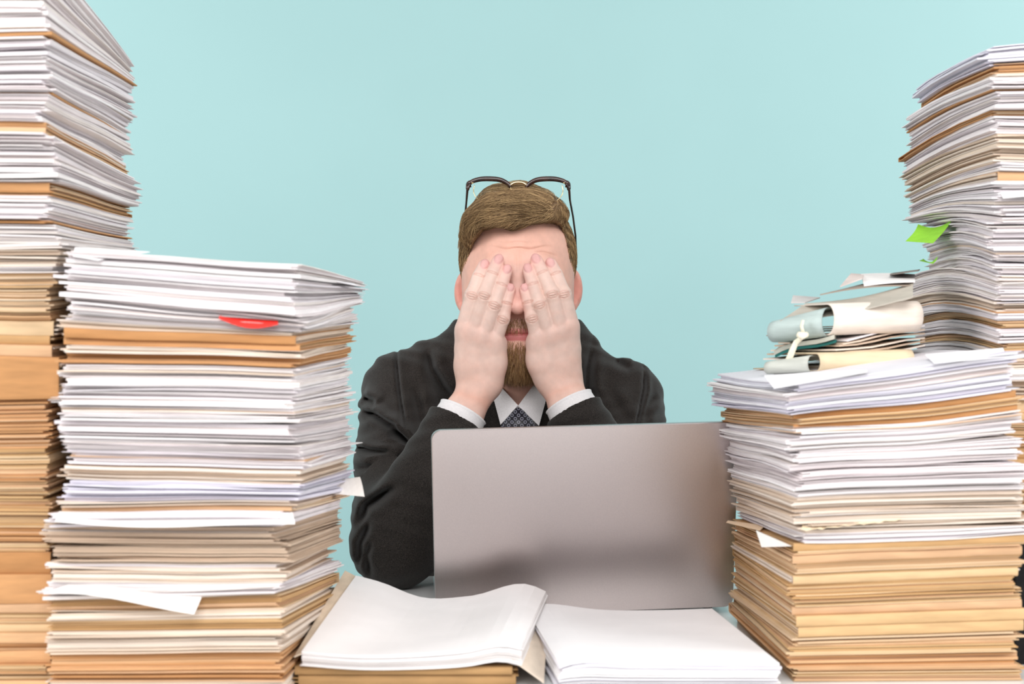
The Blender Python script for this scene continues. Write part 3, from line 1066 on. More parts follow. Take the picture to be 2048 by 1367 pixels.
# ------------------------------------------------------------------ laptop
def build_laptop():
    th, ph = math.radians(3.5), math.radians(15.2)
    W, H, D = 0.342, 0.2235, 0.236
    root = empty('laptop', (0.0835, 1.718, DESK))
    tag(root, 'grey aluminium laptop seen from behind its open lid', 'laptop')
    Mb = Matrix.Translation((0.0832, 1.720, DESK + 0.0028)) @ Matrix.Rotation(math.radians(-1.45), 4, 'Y') @ Matrix.Rotation(th, 4, 'Z') @ Matrix.Translation((0, 0, 0.003))

    def rounded_plate(w, h, t, r, M_, bevel):
        bm = bmesh.new()
        vs_ = []
        for (cx, cy, a0) in ((w / 2 - r, h - r, 0), (-w / 2 + r, h - r, 90), (-w / 2 + r, r, 180), (w / 2 - r, r, 270)):
            for k in range(9):
                a = math.radians(a0 + 90 * k / 8)
                vs_.append(bm.verts.new((cx + r * math.cos(a), cy + r * math.sin(a), 0)))
        f = bm.faces.new(vs_)
        e = bmesh.ops.extrude_face_region(bm, geom=[f])
        bmesh.ops.translate(bm, verts=[g for g in e['geom'] if isinstance(g, bmesh.types.BMVert)], vec=(0, 0, t))
        bmesh.ops.recalc_face_normals(bm, faces=bm.faces[:])
        if bevel:
            ed = [x for x in bm.edges if abs(x.verts[0].co.z - x.verts[1].co.z) < 1e-6]
            bmesh.ops.bevel(bm, geom=ed, offset=bevel, segments=3, affect='EDGES', profile=0.5)
        bmesh.ops.transform(bm, matrix=M_, verts=bm.verts[:])
        return bm
    # base: runs away from the camera from the hinge
    bm_obj('base', rounded_plate(W, D, 0.0105, 0.010, Mb, 0.0015), M['aluminium'], root)
    bm_obj('keyboard_well', rounded_plate(W * 0.82, 0.105, 0.0004, 0.003, Mb @ Matrix.Translation((0, 0.018, 0.0106)), 0), M['black_plastic'], root)
    for r in range(6):
        for c in range(14):
            x0 = -W * 0.40 + c * (W * 0.80 / 14)
            y0 = 0.0205 + r * 0.0168
            bm_obj('key', box_bm((x0 + 0.0008, y0, 0.0110), (x0 + W * 0.80 / 14 - 0.0012, y0 + 0.0150, 0.0122), 0.0003, 1, Mb), M['black_plastic'], root)
    bm_obj('trackpad', rounded_plate(0.125, 0.078, 0.0004, 0.004, Mb @ Matrix.Translation((0, 0.142, 0.0106)), 0), M['aluminium'], root)
    # lid: hinged at the camera side, top leaning toward the camera
    Ml = Mb @ Matrix.Translation((0, -0.001, 0.0)) @ Matrix.Rotation(math.radians(90) + ph, 4, 'X')
    bm_obj('lid', rounded_plate(W, H, 0.0055, 0.011, Ml, 0.0012), M['aluminium'], root)
    bm_obj('screen', rounded_plate(W - 0.008, H - 0.012, 0.0004, 0.006, Ml @ Matrix.Translation((0, 0.008, -0.0006)), 0), M['screen'], root)
    V, F = tube([Mb @ Vector((-W * 0.36, 0.003, 0.009)), Mb @ Vector((W * 0.36, 0.003, 0.009))], 0.0048, 12)
    mesh_obj('hinge', V, F, M['black_plastic'], root, smooth=True)
    for sx in (-1, 1):
        for yy in (0.02, D - 0.02):
            c = Mb @ Vector((sx * (W / 2 - 0.025), yy, -0.002))
            V, F = tube([(c.x, c.y, max(DESK, c.z - 0.004)), (c.x, c.y, c.z + 0.003)], 0.006, 12)
            mesh_obj('foot', V, F, M['black_plastic'], root)


build_laptop()



# ------------------------------------------------------------------ the person: signed-distance sculpting
class Grid:
    def __init__(self, lo, hi, h):
        self.lo, self.h = np.array(lo, np.float32), h
        self.n = np.ceil((np.array(hi) - np.array(lo)) / h).astype(int) + 1
        self.D = np.full(self.n, 0.05, np.float32)

    def view(self, lo, hi):
        a = np.clip(np.floor((np.array(lo) - self.lo) / self.h).astype(int), 0, self.n - 1)
        b = np.clip(np.ceil((np.array(hi) - self.lo) / self.h).astype(int) + 1, 1, self.n)
        sl = tuple(slice(i, j) for i, j in zip(a, b))
        ax = [self.lo[k] + self.h * np.arange(a[k], b[k], dtype=np.float32) for k in range(3)]
        return sl, ax[0][:, None, None], ax[1][None, :, None], ax[2][None, None, :]

    def add(self, fn, lo, hi, k=0.0, pad=0.014):
        sl, X, Y, Z = self.view(np.array(lo) - pad, np.array(hi) + pad)
        d = fn(X, Y, Z).astype(np.float32)
        self.D[sl] = smin(self.D[sl], d, k)

    def cut(self, fn, lo, hi, k=0.0, pad=0.01):
        sl, X, Y, Z = self.view(np.array(lo) - pad, np.array(hi) + pad)
        d = fn(X, Y, Z).astype(np.float32)
        self.D[sl] = -smin(-self.D[sl], d, k)

    def push(self, fn, lo, hi):
        """add a displacement (positive sinks the surface)"""
        sl, X, Y, Z = self.view(lo, hi)
        self.D[sl] += fn(X, Y, Z).astype(np.float32)


def smin(a, b, k):
    if k <= 0:
        return np.minimum(a, b)
    h = np.clip(0.5 + 0.5 * (b - a) / k, 0, 1)
    return b + (a - b) * h - k * h * (1 - h)


def seg_d(X, Y, Z, a, b, ra, rb):
    a, b = np.array(a, np.float32), np.array(b, np.float32)
    ba = b - a
    t = np.clip(((X - a[0]) * ba[0] + (Y - a[1]) * ba[1] + (Z - a[2]) * ba[2]) / float(ba @ ba), 0, 1)
    return np.sqrt((X - a[0] - t * ba[0]) ** 2 + (Y - a[1] - t * ba[1]) ** 2 + (Z - a[2] - t * ba[2]) ** 2) - (ra + (rb - ra) * t)


def capsule(g, a, b, ra, rb=None, k=0.0, squash=None):
    rb = ra if rb is None else rb
    a, b = np.array(a, float), np.array(b, float)
    r = max(ra, rb)
    g.add(lambda X, Y, Z: seg_d(X, Y, Z, a, b, ra, rb), np.minimum(a, b) - r, np.maximum(a, b) + r, k)


def ell_f(c, r, R=None):
    c = np.array(c, np.float32)
    r = np.array(r, np.float32)

    def f(X, Y, Z):
        x, y, z = X - c[0], Y - c[1], Z - c[2]
        if R is not None:
            x, y, z = (R[0][0] * x + R[1][0] * y + R[2][0] * z, R[0][1] * x + R[1][1] * y + R[2][1] * z, R[0][2] * x + R[1][2] * y + R[2][2] * z)
        k0 = np.sqrt((x / r[0]) ** 2 + (y / r[1]) ** 2 + (z / r[2]) ** 2)
        k1 = np.sqrt((x / r[0] ** 2) ** 2 + (y / r[1] ** 2) ** 2 + (z / r[2] ** 2) ** 2) + 1e-6
        return k0 * (k0 - 1.0) / k1
    return f


def ellipsoid(g, c, r, k=0.0, cut=False, R=None):
    m = max(r) if R is not None else np.array(r)
    (g.cut if cut else g.add)(ell_f(c, r, R), np.array(c) - m, np.array(c) + m, k)


def surface_nets(g):
    D, lo, h = g.D, g.lo, g.h
    D = D.copy()
    D[0], D[-1], D[:, 0], D[:, -1], D[:, :, 0], D[:, :, -1] = (np.maximum(x, 1e-4) for x in (D[0], D[-1], D[:, 0], D[:, -1], D[:, :, 0], D[:, :, -1]))
    S = D < 0
    c = S[:-1, :-1, :-1].astype(np.int8)
    for dx, dy, dz in ((1, 0, 0), (0, 1, 0), (0, 0, 1), (1, 1, 0), (1, 0, 1), (0, 1, 1), (1, 1, 1)):
        c = c + S[dx:D.shape[0] - 1 + dx, dy:D.shape[1] - 1 + dy, dz:D.shape[2] - 1 + dz]
    I, J, K = np.nonzero((c > 0) & (c < 8))
    del c
    corners = [(0, 0, 0), (1, 0, 0), (0, 1, 0), (1, 1, 0), (0, 0, 1), (1, 0, 1), (0, 1, 1), (1, 1, 1)]
    val = np.stack([D[I + a, J + b, K + d] for a, b, d in corners], 1)
    acc = np.zeros((len(I), 3))
    cnt = np.zeros(len(I))
    for i in range(8):
        for j in range(i + 1, 8):
            if sum(abs(p - q) for p, q in zip(corners[i], corners[j])) != 1:
                continue
            a, b = val[:, i], val[:, j]
            m = (a < 0) != (b < 0)
            t = np.where(m, a / np.where(m, a - b, 1), 0)
            p = np.array(corners[i])[None] + t[:, None] * (np.array(corners[j]) - np.array(corners[i]))[None]
            acc += p * m[:, None]
            cnt += m
    V = (np.stack([I, J, K], 1) + acc / cnt[:, None]) * h + lo
    idx = np.full(np.array(D.shape) - 1, -1, np.int32)
    idx[I, J, K] = np.arange(len(I))
    F = []
    for ax in range(3):
        o1, o2 = [(1, 2), (2, 0), (0, 1)][ax]
        s0 = [slice(1, -1)] * 3
        s1 = [slice(1, -1)] * 3
        s0[ax], s1[ax] = slice(0, -1), slice(1, None)
        A, B = S[tuple(s0)], S[tuple(s1)]
        for flip in (False, True):
            q = np.stack(np.nonzero((A & ~B) if not flip else (~A & B)), 1)
            q[:, o1] += 1
            q[:, o2] += 1
            e1, e2 = np.zeros(3, int), np.zeros(3, int)
            e1[o1], e2[o2] = 1, 1
            c0, c1, c2, c3 = q - e1 - e2, q - e2, q, q - e1
            quad = np.stack([idx[tuple(x.T)] for x in (c0, c1, c2, c3)], 1)
            if flip:
                quad = quad[:, ::-1]
            F.append(quad)
    F = np.concatenate(F)
    return V, F[(F >= 0).all(1)]


def smooth_verts(V, F, it=2, lam=0.5):
    E_ = np.concatenate([F[:, [0, 1]], F[:, [1, 2]], F[:, [2, 3]], F[:, [3, 0]]])
    for _ in range(it):
        acc = np.zeros_like(V)
        cnt = np.zeros(len(V))
        for k in range(3):
            acc[:, k] = np.bincount(E_[:, 0], V[E_[:, 1], k], len(V)) + np.bincount(E_[:, 1], V[E_[:, 0], k], len(V))
        cnt = np.bincount(E_[:, 0], minlength=len(V)) + np.bincount(E_[:, 1], minlength=len(V))
        V = V + lam * (acc / np.maximum(cnt, 1)[:, None] - V)
    return V


def vert_normals(V, F):
    fn = np.cross(V[F[:, 2]] - V[F[:, 0]], V[F[:, 3]] - V[F[:, 1]])
    N = np.zeros_like(V)
    for j in range(4):
        for k in range(3):
            N[:, k] += np.bincount(F[:, j], fn[:, k], len(V))
    return N / (np.linalg.norm(N, axis=1)[:, None] + 1e-12)


def fast_mesh(name, V, F, mat, parent=None, colors=None):
    """quad mesh straight from arrays"""
    me = bpy.data.meshes.new(name)
    me.vertices.add(len(V))
    me.vertices.foreach_set('co', np.asarray(V, np.float32).ravel())
    k = F.shape[1]
    me.loops.add(F.size)
    me.loops.foreach_set('vertex_index', np.asarray(F, np.int32).ravel())
    me.polygons.add(len(F))
    me.polygons.foreach_set('loop_start', np.arange(0, F.size, k, dtype=np.int32))
    me.polygons.foreach_set('loop_total', np.full(len(F), k, np.int32))
    me.polygons.foreach_set('use_smooth', np.ones(len(F), bool))
    if colors is not None:
        ca = me.color_attributes.new('tint', 'FLOAT_COLOR', 'POINT')
        c = np.ones((len(V), 4), np.float32)
        c[:, :3] = colors
        ca.data.foreach_set('color', c.ravel())
    me.materials.append(mat)
    me.update(calc_edges=True)
    o = bpy.data.objects.new(name, me)
    COL.objects.link(o)
    if parent is not None:
        o.parent = parent
    return o


HX = 0.0082                     # the middle of the face


def v3(*a):
    return np.array(a, float)


def pt(px, py, Y):
    return np.array(at(px, py, Y))


# hands: joints MCP, PIP, DIP, tip with their depth and radius
def finger(pts, Ys, rs):
    return [(pt(p[0], p[1], Y), r) for p, Y, r in zip(pts, Ys, rs)]


HANDS = {
    'a': dict(fingers=[
        finger([(928, 658), (945, 590), (958, 553), (969, 529)], (1.957, 1.953, 1.960, 1.966), (.0118, .0097, .0091, .0079)),
        finger([(946, 664), (969, 590), (985, 548), (997, 519)], (1.953, 1.948, 1.956, 1.965), (.0122, .0100, .0093, .0081)),
        finger([(967, 671), (989, 609), (1003, 570), (1014, 539)], (1.953, 1.947, 1.952, 1.960), (.0116, .0095, .0088, .0077)),
        finger([(990, 680), (1006, 637), (1014, 606), (1021, 576)], (1.956, 1.950, 1.950, 1.954), (.0106, .0084, .0077, .0067))],
        carpal=[(934, 732), (946, 740), (966, 742), (984, 736)], hyp=[(997, 688), (992, 722), (981, 756)], rad=[(928, 668), (931, 700), (935, 742)],
        wrist=[(942, 772), (959, 776), (976, 770)], fore=[(914, 822), (926, 827), (938, 833)], elbow=[(846, 946), (858, 951), (870, 955)],
        thumb=[(934, 722), (931, 672), (932, 634)]),
    'b': dict(fingers=[
        finger([(1141, 652), (1127, 587), (1112, 549), (1101, 526)], (1.957, 1.953, 1.960, 1.966), (.0118, .0097, .0091, .0079)),
        finger([(1122, 660), (1104, 587), (1085, 547), (1072, 518)], (1.953, 1.948, 1.956, 1.965), (.0122, .0100, .0093, .0081)),
        finger([(1099, 668), (1078, 608), (1066, 569), (1056, 537)], (1.953, 1.947, 1.952, 1.960), (.0116, .0095, .0088, .0077)),
        finger([(1075, 676), (1064, 635), (1055, 604), (1049, 576)], (1.956, 1.950, 1.950, 1.954), (.0106, .0084, .0077, .0067))],
        carpal=[(1135, 730), (1122, 737), (1102, 738), (1084, 732)], hyp=[(1069, 686), (1074, 718), (1089, 752)], rad=[(1141, 664), (1141, 698), (1137, 738)],
        wrist=[(1138, 764), (1121, 770), (1103, 767)], fore=[(1152, 802), (1139, 808), (1126, 815)], elbow=[(1225, 950), (1213, 955), (1200, 960)],
        thumb=[(1138, 720), (1141, 668), (1140, 632)]),
}


def build_body():
    g = Grid((-0.105, 1.905, 0.925), (0.125, 2.195, 1.275), 0.00115)
    # ---- head
    ellipsoid(g, (HX, 2.080, 1.172), (.0785, .100, .086))
    ellipsoid(g, (HX, 2.056, 1.112), (.0765, .079, .092), k=.02)
    ellipsoid(g, (HX, 2.036, 1.062), (.056, .057, .050), k=.02)
    ellipsoid(g, (HX, 1.999, 1.035), (.022, .018, .020), k=.022)
    capsule(g, (HX - .033, 1.990, 1.152), (HX + .033, 1.990, 1.152), .0105, k=.016)
    ellipsoid(g, (HX - .030, 1.978, 1.136), (.017, .012, .011), k=.010, cut=True)
    ellipsoid(g, (HX + .030, 1.978, 1.136), (.017, .012, .011), k=.010, cut=True)
    for s in (-1, 1):                                           # closed eyelids
        ellipsoid(g, (HX + s * .030, 1.994, 1.136), (.0145, .011, .0105), k=.003)
        ellipsoid(g, (HX + s * .045, 2.004, 1.108), (.020, .020, .016), k=.018)
    capsule(g, (HX, 1.982, 1.145), (HX - .001, 1.960, 1.103), .0068, .0095, k=.010)
    ellipsoid(g, (HX - .0012, 1.957, 1.0985), (.0105, .0105, .0100), k=.006)
    for s in (-1, 1):
        ellipsoid(g, (HX + s * .0115, 1.968, 1.0955), (.0070, .009, .0068), k=.005)
        ellipsoid(g, (HX + s * .0065, 1.962, 1.0880), (.0032, .0045, .003), k=.002, cut=True)
    # lips
    zm = zat(667, 1.972)
    capsule(g, (HX - .021, 1.9830, zm + .0028), (HX + .021, 1.9830, zm + .0028), .0042, k=.004)
    capsule(g, (HX - .010, 1.9805, zm + .0035), (HX + .010, 1.9805, zm + .0035), .0048, k=.004)
    capsule(g, (HX - .018, 1.9825, zm - .0048), (HX + .018, 1.9825, zm - .0048), .0055, k=.004)
    g.push(lambda X, Y, Z: .0022 * np.exp(-((Z - zm + .0006) / .0011) ** 2) * (np.abs(X - HX) < .024) * (Y < 2.0), (HX - .03, 1.96, zm - .01), (HX + .03, 2.0, zm + .01))
    # ears
    for s, ec in ((-1, v3(-.0660, 2.085, zat(584, 2.09))), (1, v3(.0840, 2.085, zat(578, 2.09)))):
        fa = math.radians(50)
        nx_, ny_ = s * math.cos(fa), -math.sin(fa)          # outward and a little forward
        dx_, dy_ = s * math.sin(fa), math.cos(fa)           # back and outward
        R = [[nx_, dx_, 0], [ny_, dy_, 0], [0, 0, 1]]
        n3, d3 = v3(nx_, ny_, 0), v3(dx_, dy_, 0)
        ellipsoid(g, ec, (.0060, .0185, .0290), k=.004, R=R)
        ellipsoid(g, ec + n3 * .001 - d3 * .004 - v3(0, 0, .0235), (.0058, .0090, .0095), k=.006, R=R)
        ellipsoid(g, ec + n3 * .0062 - d3 * .0015 + v3(0, 0, .0015), (.0050, .0125, .0205), k=.002, cut=True, R=R)
        ellipsoid(g, ec + n3 * .0035 - d3 * .004 - v3(0, 0, .004), (.0050, .0075, .0100), k=.002, cut=True, R=R)
        capsule(g, ec + n3 * .0030 + d3 * .0085 + v3(0, 0, .012), ec + n3 * .0030 + d3 * .0075 - v3(0, 0, .012), .0018, k=.003)
        ellipsoid(g, ec + n3 * .004 - d3 * .0135 - v3(0, 0, .002), (.0035, .0035, .0060), k=.003, R=R)
    # neck down into the collar
    capsule(g, (HX, 2.105, 1.06), (HX, 2.120, .935), .054, .058, k=.02)
    # forehead lines: horizontal wrinkles and two frown lines
    def wrinkle(py, amp, sig, px0, px1, curve):
        zc = zat(py, 1.985)
        xa, xb = (px0 - 1024) / FPX * 1.985, (px1 - 1024) / FPX * 1.985
        mid, half = (xa + xb) / 2, (xb - xa) / 2
        def f(X, Y, Z):
            q = np.clip(1 - ((X - mid) / half) ** 2, 0, 1)
            return amp * q * (np.exp(-((Z - zc - curve * ((X - HX) / .03) ** 2 - .0012 * np.sin(X * 190)) / sig) ** 2)
                              - .45 * np.exp(-((Z - zc - .0034 - curve * ((X - HX) / .03) ** 2) / (sig * 1.6)) ** 2)) * (Y < 2.03)
        g.push(f, (xa, 1.95, zc - .02), (xb, 2.03, zc + .02))
    wrinkle(498, .0016, .0013, 975, 1112, .002)
    wrinkle(486, .0008, .0013, 985, 1085, .001)
    wrinkle(504, .0011, .0012, 1060, 1118, -.001)
    for px_, sx in ((1032, -1), (1040, 1)):
        xc = (px_ - 1024) / FPX * 1.985
        g.push(lambda X, Y, Z: .0013 * np.exp(-((X - xc - sx * .02 * (Z - 1.16)) / .0011) ** 2) * np.exp(-((Z - zat(522, 1.985)) / .014) ** 2) * (Y < 2.0),
               (xc - .012, 1.95, 1.12), (xc + .012, 2.0, 1.20))
    head = g.D
    g.D = np.full_like(head, 0.05)
    # ---- hands, each on its own then joined to the face they rest on
    for hd in HANDS.values():
        g.D = np.full_like(head, 0.05)
        Yc = 1.957
        F_ = hd['fingers']
        for f, c in zip(F_, hd['carpal']):
            capsule(g, f[0][0] + v3(0, .0015, 0), pt(c[0], c[1], Yc + .001), .0120, .0148, k=.010)
        for q, r0, r1, yy in ((hd['hyp'], .0115, .0150, .006), (hd['rad'], .0095, .0135, .006)):
            capsule(g, pt(*q[0], Yc + yy), pt(*q[1], Yc + yy), r0, (r0 + r1) / 2, k=.008)
            capsule(g, pt(*q[1], Yc + yy), pt(*q[2], Yc + yy), (r0 + r1) / 2, r1, k=.008)
        for (w_, f_, e_) in zip(hd['wrist'], hd['fore'], hd['elbow']):
            capsule(g, pt(*w_, Yc + .003), pt(*f_, 1.946), .0160, .0155, k=.012)
            capsule(g, pt(*f_, 1.946), pt(*e_, 1.93), .0155, .020, k=.012)
        for c, w_ in zip((hd['carpal'][0], hd['carpal'][1], hd['carpal'][3]), hd['wrist']):
            capsule(g, pt(*c, Yc + .004), pt(*w_, Yc + .003), .0150, .0160, k=.010)
        # knuckles and tendons on the back of the hand
        for f in F_:
            m = f[0][0]
            ellipsoid(g, m + v3(0, -.0035, -.001), (.0078, .0080, .0130), k=.009)
        # thumb lies along the cheek behind the hand
        th = hd['thumb']
        capsule(g, pt(*th[0], Yc + .010), pt(*th[1], Yc + .026), .0125, .0112, k=.008)
        capsule(g, pt(*th[1], Yc + .026), pt(*th[2], Yc + .038), .0112, .0085, k=.003)
        palm = g.D
        out = palm
        for fi, f in enumerate(F_):
            g.D = np.full_like(head, 0.05)
            for (a, ra), (b, rb) in zip(f[:-1], f[1:]):
                capsule(g, a, b, ra, rb, k=.0015)
            pip, dip, tip = f[1], f[2], f[3]
            ellipsoid(g, pip[0] + v3(0, -.0012, 0), (pip[1] * 1.03, pip[1] * .95, .0095), k=.004)
            # knuckle creases, on the back of the finger only
            for (jp, r_), prev, amps in ((pip, f[0][0], ((-.0048, .0010), (-.0018, .0015), (.0014, .0015), (.0046, .0009))), (dip, pip[0], ((-.0014, .0011), (.0012, .0011)))):
                ax_ = (jp - prev)
                ax_ /= np.linalg.norm(ax_)

                def cr(X, Y, Z, jp=jp, ax_=ax_, r_=r_, amps=amps):
                    s = (X - jp[0]) * ax_[0] + (Y - jp[1]) * ax_[1] + (Z - jp[2]) * ax_[2]
                    lat = (X - jp[0]) * ax_[2] - (Z - jp[2]) * ax_[0]
                    o = 0
                    for q, A in amps:
                        o = o + A * np.exp(-((s - q * (1 - (lat / r_) ** 2 * .9)) / .0008) ** 2)
                    return o * (Y < jp[1] + .001) * 1.15 * np.clip(1 - (lat / (r_ * 1.1)) ** 2, 0, 1)
                g.push(cr, jp - r_ * 1.6, jp + r_ * 1.6)
            # nail bed: a shallow flat with a rim
            ax_ = tip[0] - dip[0]
            ax_ /= np.linalg.norm(ax_)
            nc = tip[0] + v3(0, -tip[1] * .85, 0) + ax_ * .0015

            def nail(X, Y, Z, nc=nc, ax_=ax_, r_=tip[1]):
                s = (X - nc[0]) * ax_[0] + (Z - nc[2]) * ax_[2]
                lat = (X - nc[0]) * ax_[2] - (Z - nc[2]) * ax_[0]
                q = np.sqrt((lat / (r_ * .72)) ** 2 + (s / (r_ * .95)) ** 2)
                return .0011 * np.exp(-((q - 1) / .16) ** 2) * (Y < nc[1] + r_ * 1.1)
            g.push(nail, nc - .013, nc + .013)
            sl, _, _, _ = g.view(np.minimum.reduce([q[0] for q in f]) - .03, np.maximum.reduce([q[0] for q in f]) + .03)
            # keep neighbouring fingers apart, melt only at the knuckle into the palm
            out[sl] = smin(out[sl], g.D[sl], .0012)
        head = np.minimum(head, out)
    g.D = head
    V, F = surface_nets(g)
    V = smooth_verts(V, F, 2, 0.45)
    # ---- skin colour: paler on the hands, redder on ears, nose, knuckles, nails and lips
    n = len(V)
    base = np.array(lin((230, 180, 162)))
    C = np.tile(base, (n, 1))

    def blend(w, c):
        c = np.array(lin(c))
        w_ = np.clip(w, 0, 1)[:, None]
        C[:] = C * (1 - w_) + c * w_

    def near(p, r):
        return np.exp(-(((V - np.array(p)) ** 2).sum(1)) / r ** 2)
    front = V[:, 1] < 1.975 - 0.0 * V[:, 2]
    for hd in HANDS.values():
        allp = [q[0] for f in hd['fingers'] for q in f] + [pt(*c, 1.957) for c in hd['carpal'] + hd['hyp'] + hd['wrist'] + hd['rad']] + [pt(*c, 1.94) for c in hd['fore'] + hd['elbow']]
        allp += [a[0] * (1 - t) + b[0] * t for f in hd['fingers'] for a, b in zip(f[:-1], f[1:]) for t in (.33, .66)]
        allp += [f[0][0] * (1 - t) + pt(*c, 1.957) * t for f, c in zip(hd['fingers'], hd['carpal']) for t in (.33, .66)]
        d = np.min([((V - p) ** 2).sum(1) for p in allp], axis=0)
        blend(np.clip(1.8 - np.sqrt(d) / .014, 0, 1), (230, 200, 188))
    for cx in (v3(-.076, 2.085, zat(584, 2.09)), v3(.094, 2.085, zat(578, 2.09))):
        blend(near(cx, .035) * .9, (224, 150, 136))
    blend(near((HX, 1.955, 1.098), .016) * .8, (232, 160, 145))
    blend(near((HX, 1.985, 1.19), .045) * .5, (236, 184, 164))
    for hd in HANDS.values():
        for f in hd['fingers']:
            pip, dip, tip = f[1][0], f[2][0], f[3][0]
            blend(near(tip, .013) * .5, (230, 172, 162))
            blend(near(pip, .008) * .35, (226, 178, 158))
            for jp, prev, qs in ((pip, f[0][0], (-.0048, -.0018, .0014, .0046)), (dip, pip, (-.0014, .0012))):
                axj = (jp - prev) / np.linalg.norm(jp - prev)
                sj = (V - jp) @ axj
                latj = (V[:, 0] - jp[0]) * axj[2] - (V[:, 2] - jp[2]) * axj[0]
                for q_ in qs:
                    blend(np.exp(-((sj - q_ * (1 - (latj / .009) ** 2 * .9)) / .0007) ** 2) * (np.abs(latj) < .0075) * (V[:, 1] < jp[1]) * .5, (206, 140, 122))
            blend(near(f[0][0], .012) * .4, (228, 172, 160))
            ax_ = (tip - dip) / np.linalg.norm(tip - dip)
            nc = tip + v3(0, -f[3][1] * .85, 0) + ax_ * .0015
            s = (V[:, 0] - nc[0]) * ax_[0] + (V[:, 2] - nc[2]) * ax_[2]
            lat = (V[:, 0] - nc[0]) * ax_[2] - (V[:, 2] - nc[2]) * ax_[0]
            q = np.sqrt((lat / (f[3][1] * .72)) ** 2 + (s / (f[3][1] * .95)) ** 2)
            blend(np.clip((1.05 - q) / .2, 0, 1) * (V[:, 1] < tip[1]) * .75, (222, 168, 166))
    lip = (np.abs(V[:, 2] - zm + .001) < .0085 + .0 * V[:, 0]) & (V[:, 1] < 1.985) & (V[:, 1] > 1.9735) & (np.abs(V[:, 0] - HX) < .023)
    blend(lip * np.clip((.0092 - np.abs(V[:, 2] - zm + .0012)) / .002, 0, 1) * .9, (208, 118, 118))
    C *= 1.0
    body = fast_mesh('person', V, F, M['skin'], None, C)
    return body, V, F


body, BV, BF = build_body()
BN = vert_normals(BV, BF)
tag(body, 'man in charcoal suit and tie covering his face with both hands behind the laptop', 'person')


# ------------------------------------------------------------------ hair
def strands(name, roots, paths, radius, colors, parent):
    """paths: (n, k, 3); three-sided tapering strands"""
    n, k, _ = paths.shape
    T = np.gradient(paths, axis=1)
    T /= np.linalg.norm(T, axis=2)[..., None] + 1e-9
    ref = np.array([0.31, 0.52, 0.79])
    A = np.cross(T, ref)
    A /= np.linalg.norm(A, axis=2)[..., None] + 1e-9
    B = np.cross(T, A)
    tp = np.linspace(1, 0.25, k) ** 0.8
    V = []
    for a in (0, 2 * math.pi / 3, 4 * math.pi / 3):
        V.append(paths + (A * math.cos(a) + B * math.sin(a)) * (radius * tp)[None, :, None])
    V = np.stack(V, 2).reshape(-1, 3)                      # n, k, 3 -> flat
    base = (np.arange(n)[:, None, None] * k + np.arange(k - 1)[None, :, None]) * 3
    j = np.arange(3)[None, None, :]
    a0, a1 = base + j, base + (j + 1) % 3
    F = np.stack([a0, a1, a1 + 3, a0 + 3], -1).reshape(-1, 4)
    C = np.repeat(colors, k * 3, axis=0)
    return fast_mesh(name, V, F, M['hair'], parent, C)


HC, HR = np.array([HX, 2.082, 1.170]), np.array([.0808, .104, .0900])     # hair ellipsoid


def hairline_z(x):
    """height of the front hairline across the forehead (x in metres at depth 1.99)"""
    px = 1024 + x / 1.99 * FPX
    xs = [905, 925, 934, 945, 962, 985, 1005, 1026, 1045, 1064, 1090, 1110, 1124, 1132, 1138, 1146, 1170]
    ys = [575, 545, 512, 482, 460, 456, 458, 464, 457, 449, 445, 444, 447, 466, 492, 545, 580]
    py = np.interp(px, xs, ys)
    return CAMZ - (py - 683.5) / FPX * 1.99


